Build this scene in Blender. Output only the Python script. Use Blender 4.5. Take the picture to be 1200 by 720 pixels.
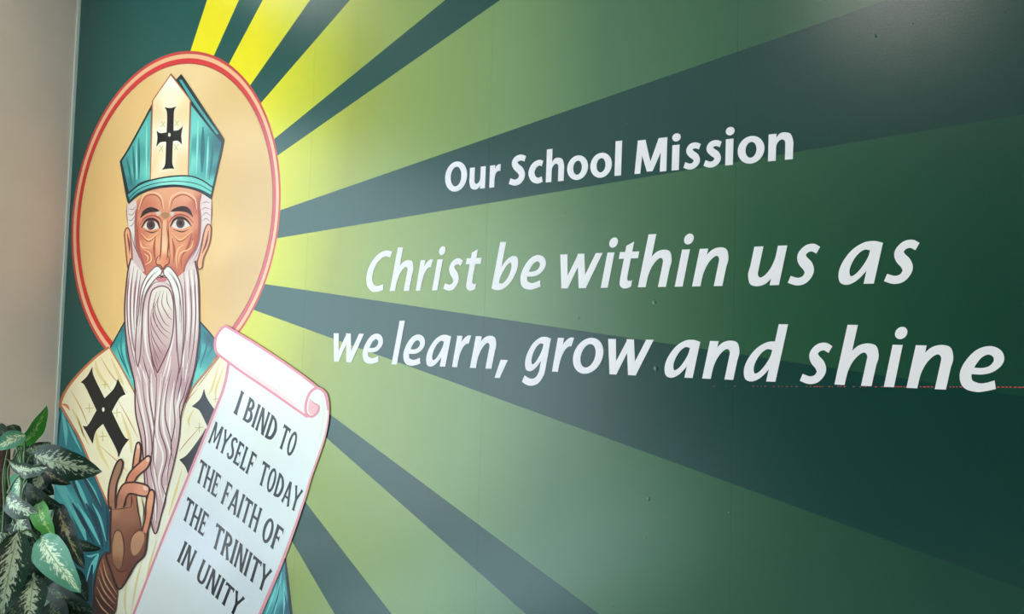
import bpy, math, random
import numpy as np
from mathutils import Vector, Matrix
from mathutils.geometry import delaunay_2d_cdt

for o in list(bpy.data.objects):
    bpy.data.objects.remove(o)
SC = bpy.context.scene
COL = SC.collection

# ------------------------------------------------------------------ camera
YAW, PITCH, ROLL, F = 0.54894, 0.04812, -0.02742, 938.785     # focal length in pixels of the 1200x720 frame
D = 2.0                                                        # camera to mural wall, metres
CAMZ = 1.55
def rot():
    cy, sy, cp, sp, cr, sr = math.cos(YAW), math.sin(YAW), math.cos(PITCH), math.sin(PITCH), math.cos(ROLL), math.sin(ROLL)
    return (np.array([[cy, -sy, 0], [sy, cy, 0], [0, 0, 1]]) @ np.array([[1, 0, 0], [0, cp, -sp], [0, sp, cp]])
            @ np.array([[cr, 0, sr], [0, 1, 0], [-sr, 0, cr]]))
RM = rot()
cam = bpy.data.objects.new('camera', bpy.data.cameras.new('camera'))
COL.objects.link(cam)
cam.data.sensor_width = 36
cam.data.lens = F / 1200 * 36
cam.data.clip_start = 0.05
m = Matrix.Identity(4)
for i in range(3):
    m[i][0], m[i][1], m[i][2] = RM[i, 0], RM[i, 2], -RM[i, 1]
m[2][3] = CAMZ
cam.matrix_world = m
SC.camera = cam

# ------------------------------------------------------------------ light
world = bpy.data.worlds.new('room_ambience')
SC.world = world
world.use_nodes = True
bg = world.node_tree.nodes['Background']
bg.inputs[0].default_value = (1.0, 0.97, 0.93, 1)
bg.inputs[1].default_value = 0.015
CORNER = -3.5635
CEIL = 3.3
def area(name, loc, rx, rz, sx, sy, power, color):
    l = bpy.data.lights.new(name, 'AREA')
    l.shape = 'RECTANGLE'; l.size = sx; l.size_y = sy; l.energy = power; l.color = color
    o = bpy.data.objects.new(name, l); COL.objects.link(o)
    o.location = loc; o.rotation_euler = (rx, 0, rz)
    return o
WIN_Y0, WIN_Y1, WIN_Z0, WIN_Z1 = -3.3, 1.22, 0.3, 2.85
# daylight standing in the window of the left wall (window plane is parallel to YZ, light shines towards +x)
win = area('window_daylight', (CORNER - 0.10, (WIN_Y0 + WIN_Y1) / 2, (WIN_Z0 + WIN_Z1) / 2), math.pi / 2, -math.pi / 2, WIN_Y1 - WIN_Y0, WIN_Z1 - WIN_Z0 + 0.16, 142, (0.76, 0.905, 1.0))
win.visible_camera = True
LAMPS_AND_FILLS = [(-0.40, 0.05), (1.9, -0.3), (1.9, -3.0), (-2.9, 1.3)]  # first lamp follows the wall's sheen; the others are unseen fill, added for brightness
for k, (lx, ly) in enumerate(LAMPS_AND_FILLS):
    area('ceiling_lamp_and_fill_light', (lx, ly, CEIL - 0.035), 0, 0, 0.56, 0.56, (11, 58, 46, 3.2)[k], (1.0, 0.95, 0.86))
sl = bpy.data.lights.new('sun', 'SUN'); sl.energy = 38.0; sl.angle = 0.02; sl.color = (0.86, 0.96, 1.0)
sun = bpy.data.objects.new('sun', sl); COL.objects.link(sun)
sun.rotation_euler = Vector((1.0, -0.7, -1.85)).to_track_quat('-Z', 'Y').to_euler()
SC.view_settings.view_transform = 'Standard'
SC.view_settings.look = 'None'
SC.view_settings.gamma = 1
SC.view_settings.use_curve_mapping = False
SC.view_settings.exposure = 0.14

# ------------------------------------------------------------------ helpers
def ray(px, py):
    return RM @ np.array([(px - 600) / F, 1.0, -(py - 360) / F])
def W(px, py):
    """photo pixel -> point on the mural wall (x, z)"""
    w = ray(px, py); t = D / w[1]
    return np.array([w[0] * t, w[2] * t + CAMZ])
def at(px, py, y):
    """photo pixel -> point at world depth y"""
    w = ray(px, py); t = y / w[1]
    return Vector((w[0] * t, y, w[2] * t + CAMZ))
def project(x, z):
    c = RM.T @ np.array([x, D, z - CAMZ])
    return np.array([600 + F * c[0] / c[1], 360 - F * c[2] / c[1]])
def lin(c):
    return tuple(((v / 255) / 12.92 if v / 255 <= 0.04045 else (((v / 255) + 0.055) / 1.055) ** 2.4) for v in c)
def cr(pts, n=6, closed=False):
    """Catmull-Rom through points (any dimension)"""
    P = [np.array(p, float) for p in pts]
    if len(P) < 3:
        return P
    out = []
    N = len(P)
    for i in range(N if closed else N - 1):
        p1, p2 = P[i], P[(i + 1) % N]
        p0 = P[i - 1] if (closed or i > 0) else 2 * p1 - p2
        p3 = P[(i + 2) % N] if (closed or i + 2 < N) else 2 * p2 - p1
        for k in range(n):
            t = k / n
            out.append(0.5 * (2 * p1 + (p2 - p0) * t + (2 * p0 - 5 * p1 + 4 * p2 - p3) * t * t + (3 * p1 - p0 - 3 * p2 + p3) * t ** 3))
    if not closed:
        out.append(P[-1])
    return out
def contour(pts, n=5):
    """closed outline; points carrying a third element are corners, runs between corners are splined"""
    idx = [i for i, p in enumerate(pts) if len(p) > 2]
    Q = [np.array(p[:2], float) for p in pts]
    if not idx:
        return cr(Q, n, True)
    out = []
    N = len(Q)
    for a, i in enumerate(idx):
        j = idx[(a + 1) % len(idx)]
        run = [Q[i]]
        k = i
        while True:
            k = (k + 1) % N
            run.append(Q[k])
            if k == j:
                break
        out += cr(run, n)[:-1] if len(run) > 2 else [run[0]]
    return out
def stroke(pts, w=None, n=6):
    """brush stroke: points (x, y[, width]) -> list of quads"""
    P = [tuple(p) if len(p) > 2 else (p[0], p[1], w) for p in pts]
    P = cr(P, n) if len(P) > 2 else [np.array(p, float) for p in P]
    L, R = [], []
    for i, p in enumerate(P):
        a, b = P[max(i - 1, 0)], P[min(i + 1, len(P) - 1)]
        d = (b - a)[:2]; d = d / (np.linalg.norm(d) + 1e-9)
        nn = np.array([-d[1], d[0]]) * max(p[2], 0.02) / 2
        L.append(p[:2] + nn); R.append(p[:2] - nn)
    return [q for i in range(len(P) - 1) for q in ([L[i], L[i + 1], R[i + 1]], [L[i], R[i + 1], R[i]])]
def taper(pts, w, n=6):
    """stroke thin at both ends"""
    N = len(pts)
    return stroke([(p[0], p[1], w * (0.25 + 0.75 * math.sin(math.pi * (i + 0.001) / (N - 1 + 0.002)))) for i, p in enumerate(pts)], n=n)
def rect(x0, y0, x1, y1):
    return [(x0, y0), (x1, y0), (x1, y1), (x0, y1)]
def ell(cx, cy, rx, ry, n=28, a=0):
    ca, sa = math.cos(a), math.sin(a)
    return [(cx + rx * math.cos(t) * ca - ry * math.sin(t) * sa, cy + rx * math.cos(t) * sa + ry * math.sin(t) * ca) for t in [2 * math.pi * k / n for k in range(n)]]
def crop(ox, oy, s):
    return lambda pts: [(ox + p[0] / s, oy + p[1] / s) + tuple(p[2:]) for p in pts]
def inside(pt, poly):
    x, y = pt; c = False; n = len(poly)
    for i in range(n):
        x1, y1 = poly[i][0], poly[i][1]; x2, y2 = poly[i - 1][0], poly[i - 1][1]
        if (y1 > y) != (y2 > y) and x < (x2 - x1) * (y - y1) / (y2 - y1) + x1:
            c = not c
    return c
def ccw(p):
    a = sum(p[i - 1][0] * p[i][1] - p[i][0] * p[i - 1][1] for i in range(len(p)))
    return p if a > 0 else list(p)[::-1]
def union(polys, holes=(), extra=()):
    """union of 2-D polygons minus holes -> (verts, triangles)"""
    V, Fc = [], []
    for p in map(ccw, list(polys) + list(holes)):
        b = len(V); V += [Vector((float(q[0]), float(q[1]))) for q in p]; Fc.append(list(range(b, len(V))))
    V += [Vector((float(q[0]), float(q[1]))) for q in extra]
    v, e, f, ov, oe, of = delaunay_2d_cdt(V, [], Fc, 0, 1e-7)
    def boxed(L): return [(p, min(q[0] for q in p), max(q[0] for q in p), min(q[1] for q in p), max(q[1] for q in p)) for p in L]
    BP, BH = boxed(polys), boxed(holes)
    def hit(c, L): return any(x0 <= c[0] <= x1 and y0 <= c[1] <= y1 and inside(c, p) for p, x0, x1, y0, y1 in L)
    T = []
    for t in f:
        c = ((v[t[0]][0] + v[t[1]][0] + v[t[2]][0]) / 3, (v[t[0]][1] + v[t[1]][1] + v[t[2]][1]) / 3)
        if hit(c, BP) and not hit(c, BH): T.append(t)
    used = sorted({i for t in T for i in t}); re = {k: i for i, k in enumerate(used)}
    return [v[k] for k in used], [[re[i] for i in t] for t in T]
def setp(o, label=None, cat=None, group=None, kind=None):
    if label: o['label'] = label
    if cat: o['category'] = cat
    if group: o['group'] = group
    if kind: o['kind'] = kind
    return o
def mesh_obj(name, verts, faces, mat, parent=None, smooth=False):
    me = bpy.data.meshes.new(name)
    me.from_pydata([tuple(v) for v in verts], [], faces)
    me.update()
    if mat: me.materials.append(mat)
    if smooth:
        for p in me.polygons: p.use_smooth = True
    o = bpy.data.objects.new(name, me); COL.objects.link(o)
    if parent: o.parent = parent
    return o
def empty(name, loc=(0, 0, 0)):
    o = bpy.data.objects.new(name, None); COL.objects.link(o); o.location = loc
    o.empty_display_size = 0.1
    return o
def box(name, x0, y0, z0, x1, y1, z1, mat, parent=None):
    v = [(x0, y0, z0), (x1, y0, z0), (x1, y1, z0), (x0, y1, z0), (x0, y0, z1), (x1, y0, z1), (x1, y1, z1), (x0, y1, z1)]
    f = [(0, 3, 2, 1), (4, 5, 6, 7), (0, 1, 5, 4), (1, 2, 6, 5), (2, 3, 7, 6), (3, 0, 4, 7)]
    return mesh_obj(name, v, f, mat, parent)

# ------------------------------------------------------------------ materials
def new_mat(name, color=(200, 200, 200), rough=0.6, spec=0.5):
    mt = bpy.data.materials.new(name); mt.use_nodes = True
    b = mt.node_tree.nodes['Principled BSDF']
    b.inputs['Base Color'].default_value = (*lin(color), 1)
    b.inputs['Roughness'].default_value = rough
    b.inputs['Specular IOR Level'].default_value = spec
    return mt
def nd(mt, typ, **kw):
    n = mt.node_tree.nodes.new(typ)
    for k, v in kw.items(): setattr(n, k, v)
    return n
def link(mt, a, b):
    mt.node_tree.links.new(a, b)
def add_bump(mt, scale, strength, dist=0.002, detail=3):
    b = mt.node_tree.nodes['Principled BSDF']
    tc = nd(mt, 'ShaderNodeNewGeometry')
    ns = nd(mt, 'ShaderNodeTexNoise'); ns.inputs['Scale'].default_value = scale; ns.inputs['Detail'].default_value = detail
    bp = nd(mt, 'ShaderNodeBump'); bp.inputs['Strength'].default_value = strength; bp.inputs['Distance'].default_value = dist
    link(mt, tc.outputs['Position'], ns.inputs['Vector']); link(mt, ns.outputs['Fac'], bp.inputs['Height']); link(mt, bp.outputs['Normal'], b.inputs['Normal'])
    return ns
def add_mottle(mt, color, amount, scale):
    b = mt.node_tree.nodes['Principled BSDF']
    g = nd(mt, 'ShaderNodeNewGeometry'); ns = nd(mt, 'ShaderNodeTexNoise'); ns.inputs['Scale'].default_value = scale; ns.inputs['Detail'].default_value = 4
    rp = nd(mt, 'ShaderNodeValToRGB')
    c = lin(color)
    rp.color_ramp.elements[0].position = 0.3; rp.color_ramp.elements[0].color = (*[v * (1 - amount) for v in c], 1)
    rp.color_ramp.elements[1].position = 0.7; rp.color_ramp.elements[1].color = (*[min(1, v * (1 + amount)) for v in c], 1)
    link(mt, g.outputs['Position'], ns.inputs['Vector']); link(mt, ns.outputs['Fac'], rp.inputs[0]); link(mt, rp.outputs[0], b.inputs['Base Color'])
PAPER_ROUGH = 0.27
PAPER_SPEC = 0.65
HALO_C = (-2.8716, 0.4878 + CAMZ)
def paper_mat(name, stops):
    """printed wallpaper: colour runs outward from the halo's middle"""
    mt = new_mat(name, rough=PAPER_ROUGH, spec=PAPER_SPEC)
    b = mt.node_tree.nodes['Principled BSDF']
    g = nd(mt, 'ShaderNodeNewGeometry')
    sub = nd(mt, 'ShaderNodeVectorMath', operation='SUBTRACT'); sub.inputs[1].default_value = (HALO_C[0], D, HALO_C[1] + 0.5)
    sq = nd(mt, 'ShaderNodeVectorMath', operation='MULTIPLY'); sq.inputs[1].default_value = (1, 1, 0.5)
    ln = nd(mt, 'ShaderNodeVectorMath', operation='LENGTH')
    dv = nd(mt, 'ShaderNodeMath', operation='DIVIDE'); dv.inputs[1].default_value = 4.0
    rp = nd(mt, 'ShaderNodeValToRGB')
    el = rp.color_ramp.elements
    while len(el) < len(stops): el.new(0.5)
    for e, (r, c) in zip(el, stops):
        e.position = r / 4.0; e.color = (*lin(c), 1)
    link(mt, g.outputs['Position'], sub.inputs[0]); link(mt, sub.outputs[0], sq.inputs[0]); link(mt, sq.outputs[0], ln.inputs[0]); link(mt, ln.outputs['Value'], dv.inputs[0])
    link(mt, dv.outputs[0], rp.inputs[0]); link(mt, rp.outputs[0], b.inputs['Base Color'])
    add_bump(mt, 240, 0.2, 0.001, 2)
    return mt
M_DARK = paper_mat('wallpaper_dark_green', [(0.0, (3, 84, 78)), (0.8, (3, 74, 66)), (1.6, (3, 62, 54)), (2.6, (2, 56, 47)), (3.6, (1, 50, 40))])
M_LIGHT = paper_mat('wallpaper_light_rays', [(0.0, (244, 226, 14)), (0.5, (242, 224, 16)), (0.66, (218, 212, 36)), (0.87, (186, 190, 52)), (1.0, (160, 166, 62)), (1.15, (146, 162, 78)), (1.63, (114, 144, 88)), (1.92, (76, 112, 76)), (2.38, (36, 84, 54)), (2.87, (14, 64, 47)), (3.5, (5, 54, 42))])
M_PRINT = new_mat('mural_print', rough=PAPER_ROUGH, spec=PAPER_SPEC)
_a = nd(M_PRINT, 'ShaderNodeVertexColor'); _a.layer_name = 'ink'
link(M_PRINT, _a.outputs['Color'], M_PRINT.node_tree.nodes['Principled BSDF'].inputs['Base Color'])
add_bump(M_PRINT, 240, 0.16, 0.001, 2)
M_WHITE = new_mat('white_vinyl', (236, 230, 230), 0.45); add_bump(M_WHITE, 260, 0.06, 0.001, 2)
M_WALLB = new_mat('plaster_behind_paper', (110, 140, 120), 0.8)
M_WALLL = new_mat('beige_wall_paint', (216, 200, 184), 0.6); add_mottle(M_WALLL, (216, 200, 184), 0.03, 6)
add_bump(M_WALLL, 120, 0.15, 0.002)
M_TRIM = new_mat('white_caulk', (205, 214, 206), 0.5)
M_FLOOR = new_mat('floor_vinyl', (164, 178, 184), 0.35); add_mottle(M_FLOOR, (164, 178, 184), 0.08, 9)
M_CEIL = new_mat('ceiling_tile_white', (196, 194, 188), 0.8)
M_FRAME = new_mat('window_frame_white', (225, 225, 222), 0.4)
M_LAMP = new_mat('lamp_and_fill_housing', (230, 230, 228), 0.5)

# ------------------------------------------------------------------ room shell
XR, YB = 3.2, -4.6
wall_back = setp(box('wall_back', CORNER - 0.2, D + 0.004, 0, XR, D + 0.2, CEIL, M_WALLB), kind='structure')
wb = union([rect(YB, 0, D + 0.2, CEIL)], [rect(WIN_Y0, WIN_Z0, WIN_Y1, WIN_Z1)])
def slab_x(name, vv, ff, x0, x1, mat):
    n = len(vv)
    V = [(x1, p[0], p[1]) for p in vv] + [(x0, p[0], p[1]) for p in vv]
    Fs = [tuple(t) for t in ff] + [tuple(n + i for i in reversed(t)) for t in ff]
    ed = {}
    for t in ff:
        for i in range(3):
            a, b = t[i], t[(i + 1) % 3]
            ed[(a, b)] = 1
    for (a, b) in ed:
        if (b, a) not in ed: Fs.append((b, a, n + a, n + b))
    return mesh_obj(name, V, Fs, mat)
wall_left = setp(slab_x('wall_left', wb[0], wb[1], CORNER - 0.2, CORNER, M_WALLL), kind='structure')
setp(box('floor', CORNER - 0.2, YB, -0.1, XR, D + 0.2, 0, M_FLOOR), kind='structure')
ceiling = setp(box('ceiling', CORNER - 0.2, YB, CEIL, XR, D + 0.2, CEIL + 0.1, M_CEIL), kind='structure')
setp(box('trim_1', CORNER, D - 0.012, 0, CORNER + 0.0075, D + 0.003, CEIL, M_TRIM), kind='structure')
# window of the left wall, out of the photograph's frame
window = setp(box('window_1', CORNER - 0.09, WIN_Y0, WIN_Z0 - 0.04, CORNER + 0.03, WIN_Y1, WIN_Z0, M_FRAME), kind='structure')
for yy in (WIN_Y0, WIN_Y0 + 1.3, WIN_Y0 + 2.6, WIN_Y1 - 0.05):
    box('window_frame', CORNER - 0.09, yy, WIN_Z0, CORNER - 0.03, yy + 0.05, WIN_Z1, M_FRAME, window)
box('window_frame', CORNER - 0.09, WIN_Y0, WIN_Z1 - 0.05, CORNER - 0.03, WIN_Y1, WIN_Z1, M_FRAME, window)
for k, (lx, ly) in enumerate(LAMPS_AND_FILLS):
    v = union([rect(lx - 0.31, ly - 0.31, lx + 0.31, ly + 0.31)], [rect(lx - 0.285, ly - 0.285, lx + 0.285, ly + 0.285)])
    n = len(v[0])
    V = [(p[0], p[1], CEIL - 0.03) for p in v[0]] + [(p[0], p[1], CEIL) for p in v[0]]
    fs = [tuple(reversed(t)) for t in v[1]]
    ed = {(t[i], t[(i + 1) % 3]) for t in v[1] for i in range(3)}
    fs += [(a, b, n + b, n + a) for (a, b) in ed if (b, a) not in ed]
    mesh_obj('lamp_and_fill_frame', V, fs, M_LAMP, ceiling)  # the added fill lights get the same housing as the lamp

# ---- wallpaper strips with the printed rays
RAYS = [[(242.7, 0), (223.3, 59.3)], [(280, 0), (250.7, 65)], [(308, 0), (267.7, 76)], [(363.3, 0), (292.7, 100.7)], [(400, 11.7), (305, 121.7)],
        [(521.7, 0), (320, 164)], [(585.8, 0), (520, 46.5), (400, 130), (325, 182.7)],
        [(1038.7, 0), (980, 20), (920, 41), (800, 83), (610, 150), (510, 184.4), (328, 245.7)], [(1200, 132.5), (980, 170), (730, 213.5), (570, 240), (324, 278.5)],
        [(310.5, 333), (360, 340), (420, 349), (590, 375.5), (770, 402), (960, 428)], [(297.5, 364), (380, 393), (565, 460), (640, 487.5), (800, 547)],
        [(387.5, 486.4), (702, 720)], [(382, 513), (616.5, 720)], [(357.8, 589), (380, 617), (458.7, 720)], [(342, 634.4), (392, 720)]]
HUB = np.array([-3.1376, 0.3029 + CAMZ])
edges = []
for l in RAYS:
    q = np.array([W(*p) for p in l]); c = q.mean(0)
    d = np.linalg.svd(q - c)[2][0]
    if d @ (c - HUB) < 0: d = -d
    near = c + d * (0.35 - d @ (c - HUB))
    edges.append((near, near + d * 9))
for ang in (-52, -59, -66, -72, -80):
    d = np.array([math.cos(math.radians(ang)), math.sin(math.radians(ang))]); edges.append((HUB + d * 0.35, HUB + d * 9))
wedges = [[edges[i][0], edges[i][1], edges[i + 1][1], edges[i + 1][0]] for i in range(0, len(edges) - 1, 2)]
def clip(poly, x0, x1, z0, z1):
    for ax, lim, sg in ((0, x0, 1), (0, x1, -1), (1, z0, 1), (1, z1, -1)):
        out = []
        for i in range(len(poly)):
            a, b = poly[i - 1], poly[i]
            ia, ib = sg * (a[ax] - lim) >= 0, sg * (b[ax] - lim) >= 0
            if ia != ib:
                t = (lim - a[ax]) / (b[ax] - a[ax]); out.append(a + (b - a) * t)
            if ib: out.append(b)
        poly = out
        if not poly: return []
    return poly
STRIP = 0.748
k = 0
while CORNER + k * STRIP < XR - 0.05:
    x0 = CORNER + 0.0075 + 0.0005 if k == 0 else CORNER + k * STRIP + 0.00015
    x1 = min(CORNER + (k + 1) * STRIP - 0.00015, XR)
    r = rect(x0, 0, x1, CEIL)
    cl = [c for c in (clip([np.array(p, float) for p in w], x0, x1, 0, CEIL) for w in wedges) if len(c) > 2]
    V = []; Fc = []
    for p in map(ccw, [r] + cl):
        b = len(V); V += [Vector((float(q[0]), float(q[1]))) for q in p]; Fc.append(list(range(b, len(V))))
    v, e, f, ov, oe, of = delaunay_2d_cdt(V, [], Fc, 0, 1e-7)
    o = mesh_obj('wallpaper_strip', [(p[0], D, p[1]) for p in v] , [tuple(t) for t in f], M_DARK, wall_back)
    o.data.materials.append(M_LIGHT)
    for p, org in zip(o.data.polygons, of):
        p.material_index = 1 if any(q > 0 for q in org) else 0
    n = len(v)
    sl = mesh_obj('strip_edge', [(x, y, z) for x in (x0, x1) for (y, z) in ((D, 0), (D + 0.004, 0), (D + 0.004, CEIL), (D, CEIL))], [(0, 1, 2, 3), (7, 6, 5, 4)], M_DARK, o)
    k += 1
STRIPS = [o for o in COL.objects if o.name.startswith('wallpaper_strip')]
# small lumps under the paper
BUMPS = [(1026.5, 42, 1.9, 0), (1178.5, 14, 1.8, 0), (767, 354, 2.6, 1), (760, 585, 2.4, 1), (757, 631, 1.6, 1), (718, 710, 1.6, 1), (769, 432, 3.2, 0), (902, 62, 1.6, 0), (662, 250, 1.6, 1), (735, 144, 1.7, 0), (538, 202, 1.6, 0), (855, 601, 1.8, 1), (1070, 27, 1.3, 0), (678, 373, 1.5, 1), (873, 626, 1.4, 1)]
for px, py, rp, lt in BUMPS:
    c = W(px, py); rr = abs(W(px + rp, py)[0] - c[0])
    V = [(c[0], D - rr * 0.3, c[1])]; fs = []
    for ring, (q, h) in enumerate(((0.4, 0.24), (0.75, 0.1), (1.0, -0.02))):
        for t in range(10):
            a = 2 * math.pi * t / 10
            V.append((c[0] + rr * q * math.cos(a), D - rr * h, c[1] + 1.3 * rr * q * math.sin(a)))
    for t in range(10):
        t2 = (t + 1) % 10
        fs.append((0, 1 + t, 1 + t2))
        for ring in range(2):
            a = 1 + ring * 10
            fs.append((a + t, a + 10 + t, a + 10 + t2, a + t2))
    par = STRIPS[max(0, min(len(STRIPS) - 1, int((c[0] - CORNER) / STRIP)))]
    mesh_obj('paper_lump', V, fs, M_LIGHT if lt else M_DARK, par, True)

# ------------------------------------------------------------------ flat print
LAYER = 0.00012
def ink(name, polys, color, layer, parent, holes=(), grid=0):
    """flat printed shape on the wall traced in photo pixels; colour is one sRGB triple or a function of the pixel"""
    if polys and np.ndim(polys[0][0]) == 0: polys = [polys]
    extra = []
    if grid:
        xs = [p[0] for q in polys for p in q]; ys = [p[1] for q in polys for p in q]
        gx = min(xs)
        while gx < max(xs):
            gy = min(ys)
            while gy < max(ys):
                if any(inside((gx, gy), q) for q in polys): extra.append((gx + 0.013, gy + 0.017))
                gy += grid
            gx += grid
    v, t = union(polys, holes, extra)
    y = D - LAYER * layer
    V = []
    for p in v:
        w = W(p[0], p[1]); V.append((w[0], y, w[1]))
    me = bpy.data.meshes.new(name)
    # pixel y runs down, so flip to face the room
    me.from_pydata(V, [], [tuple(reversed(q)) for q in t]); me.update()
    at_ = me.color_attributes.new('ink', 'FLOAT_COLOR', 'POINT')
    for i, p in enumerate(v):
        c = color((p[0], p[1])) if callable(color) else color
        at_.data[i].color = (*lin(c), 1)
    me.materials.append(M_PRINT)
    o = bpy.data.objects.new(name, me); COL.objects.link(o); o.parent = parent
    if name.split('_')[-1] in ('fold', 'line', 'wrinkle', 'strand', 'stripe', 'ring', 'edge', 'eyelid', 'shade', 'border') and name not in ('halo_ring', 'vestment_border', 'scroll_border'):
        o['kind'] = 'stuff'
    return o
def mix(a, b, t):
    t = max(0, min(1, t)); return tuple(a[i] + (b[i] - a[i]) * t for i in range(3))
def mixes(items):
    """inverse-distance blend of (x, y, colour) samples"""
    def f(p):
        ws = [1 / ((p[0] - x) ** 2 + (p[1] - y) ** 2 + 4) ** 1.5 for x, y, c in items]; s = sum(ws)
        return tuple(sum(w * it[2][k] for w, it in zip(ws, items)) / s for k in range(3))
    return f

FIG = empty('mural_figure', (0, 0, 0))
setp(FIG, 'printed icon of a white-bearded bishop in a teal mitre before a golden halo', 'mural')
BLACK, MAROON, DTEAL = (8, 9, 16), (92, 48, 58), (8, 44, 50)
M_, F_, B_, D_ = crop(130, 80, 4.5), crop(130, 200, 5.143), crop(130, 300, 4.8), crop(130, 430, 3.6)
RL, S1, S2, H_, P6, P7, RB = crop(60, 390, 4.235), crop(195, 380, 4), crop(250, 370, 4.233), crop(100, 510, 3.43), crop(0, 470, 5.54), crop(0, 590, 5.54), crop(300, 560, 4.5)
def lines(cm, sets, w):
    out = []
    for s in sets: out += taper(cm(s), w)
    return out
def outline(pts, w, n=5, closed=True):
    c = contour(pts, n); c = c + [c[0]] if closed else c
    return stroke([(p[0], p[1], w) for p in c], n=1)
def cc(cm, pts): return contour(cm(pts))

# ---- halo: gold disc inside two red rings
HC, HA, HB = (206.4, 252.7), 194.0, 121.0
HANG = math.atan2(-0.9913, 0.1319)
def disc(s): return ell(HC[0], HC[1], HA * s, HB * s, 120, HANG)
halo = ink('halo', disc(0.925), mixes([(110, 240, (238, 190, 120)), (160, 110, (241, 194, 126)), (215, 80, (243, 206, 148)), (285, 130, (230, 188, 122)), (300, 230, (216, 172, 106)), (285, 320, (214, 170, 106)), (120, 330, (238, 190, 120)), (200, 380, (238, 190, 120)), (250, 290, (232, 188, 122))]), 1, FIG, grid=9)
ink('halo_ring', [disc(1.0)], (206, 66, 62), 1, halo, [disc(0.982)])
ink('halo_ring', [disc(0.983)], (250, 186, 140), 1, halo, [disc(0.955)])
ink('halo_ring', [disc(0.956)], mixes([(100, 200, (214, 48, 48)), (215, 66, (222, 56, 58)), (320, 230, (214, 76, 88)), (290, 350, (212, 84, 96)), (110, 380, (222, 48, 40))]), 1, halo, [disc(0.922)])  # pinker towards the right: window sheen mixed into the red

# ---- teal robe behind the plant, right hem, collar
robe = ink('robe', [contour([(72, 477, 1), (66.5, 498), (61.5, 560), (63, 640), (64, 735), (60, 900, 1), (140, 900, 1), (131, 735), (128, 640), (127, 592), (111, 555), (95, 517), (83, 492)])],
           mixes([(75, 500, (36, 128, 134)), (85, 520, (30, 118, 126)), (100, 560, (24, 98, 108)), (75, 590, (78, 168, 166)), (110, 620, (20, 86, 96)), (70, 700, (16, 78, 88)), (120, 600, (22, 82, 96))]), 2, FIG, grid=6)
fold = []
for s, w in (([(404, 70), (425, 180), (430, 290)], 26), ([(440, 140), (480, 230), (530, 330)], 14), ([(350, 480), (390, 560), (470, 720)], 46), ([(470, 480), (510, 560), (590, 720)], 30), ([(560, 500), (610, 590), (660, 700)], 22), ([(385, 480), (420, 560), (500, 690)], 16)):
    fold += taper(P6(s), w / 5.54)
for s, w in (([(440, 0), (520, 130), (560, 240)], 40), ([(500, 0), (580, 130), (650, 270)], 26), ([(600, 0), (650, 100), (690, 250)], 16), ([(640, 330), (600, 420), (560, 540)], 40), ([(560, 340), (590, 345), (640, 325)], 14)):
    fold += taper(P7(s), w / 5.54)
ink('robe_fold', fold, (98, 184, 178), 3, robe)
fold = []
for s, w in (([(455, 440), (490, 560), (560, 720)], 22), ([(520, 450), (590, 580), (670, 720)], 26), ([(400, 60), (384, 160), (376, 290)], 12), ([(460, 140), (500, 220), (560, 290)], 10)):
    fold += taper(P6(s), w / 5.54)
for s, w in (([(470, 0), (540, 120), (610, 260)], 30), ([(560, 0), (630, 130), (670, 290)], 34), ([(500, 250), (580, 300), (680, 305)], 16), ([(690, 0), (700, 160), (690, 300)], 14), ([(600, 400), (580, 560), (600, 720)], 40)):
    fold += taper(P7(s), w / 5.54)
ink('robe_fold', fold, (14, 58, 72), 4, robe)
hem = ink('robe', [cc(RB, [(152, 420, 1), (172, 560), (192, 740), (225, 1480, 1), (-260, 1480, 1), (0, 770, 1)])], mixes([(330, 670, (58, 140, 146)), (322, 700, (96, 190, 188)), (338, 715, (26, 90, 104)), (312, 716, (70, 160, 160))]), 2, FIG, grid=5)
ink('robe_fold', stroke(RB([(154, 425, 2.0), (166, 540, 3.4), (188, 740, 3.2)])), (18, 40, 52), 3, hem)
ink('robe_fold', lines(RB, [[(135, 500), (120, 600), (95, 730)], [(148, 540), (150, 640), (145, 730)], [(110, 560), (85, 640), (50, 730)]], 2.4), (122, 206, 202), 3, hem)
ink('robe_fold', lines(RB, [[(128, 560), (112, 640), (80, 730)], [(150, 600), (160, 680), (165, 730)]], 1.6), (20, 96, 112), 4, hem)
collar = ink('collar', [cc(B_, [(84, 362, 1), (40, 440), (-2, 516, 1), (60, 620), (140, 770, 1), (170, 700, 1), (120, 500), (100, 400)])], mixes([(145, 380, (38, 110, 116)), (136, 400, (44, 138, 136)), (146, 410, (96, 196, 182)), (150, 440, (112, 204, 188)), (158, 455, (90, 190, 176))]), 5, FIG, grid=4)
ink('collar_fold', lines(B_, [[(60, 440), (60, 540), (100, 660)], [(30, 500), (60, 580), (110, 690)], [(80, 430), (90, 560), (125, 690)]], 2.0), (30, 120, 122), 6, collar)
ink('collar_fold', stroke(B_([(84, 360), (40, 440), (-2, 516)]), 1.6), DTEAL, 6, collar)
collar2 = ink('collar', [cc(B_, [(500, 370, 1), (545, 420), (592, 478, 1), (612, 530, 1), (545, 640), (465, 770, 1), (430, 700, 1), (480, 560), (495, 440)])], mixes([(234, 380, (40, 130, 136)), (248, 400, (26, 86, 104)), (238, 410, (80, 182, 174)), (228, 440, (110, 206, 190)), (243, 415, (46, 148, 146))]), 5, FIG, grid=4)
ink('collar_fold', lines(B_, [[(520, 410), (540, 500), (500, 630)], [(505, 430), (500, 540), (475, 650)], [(550, 440), (575, 500), (540, 570)]], 2.2), (26, 106, 116), 6, collar2)
ink('collar_fold', stroke(B_([(500, 370), (545, 420), (592, 478)]), 1.8), DTEAL, 6, collar2)

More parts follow.
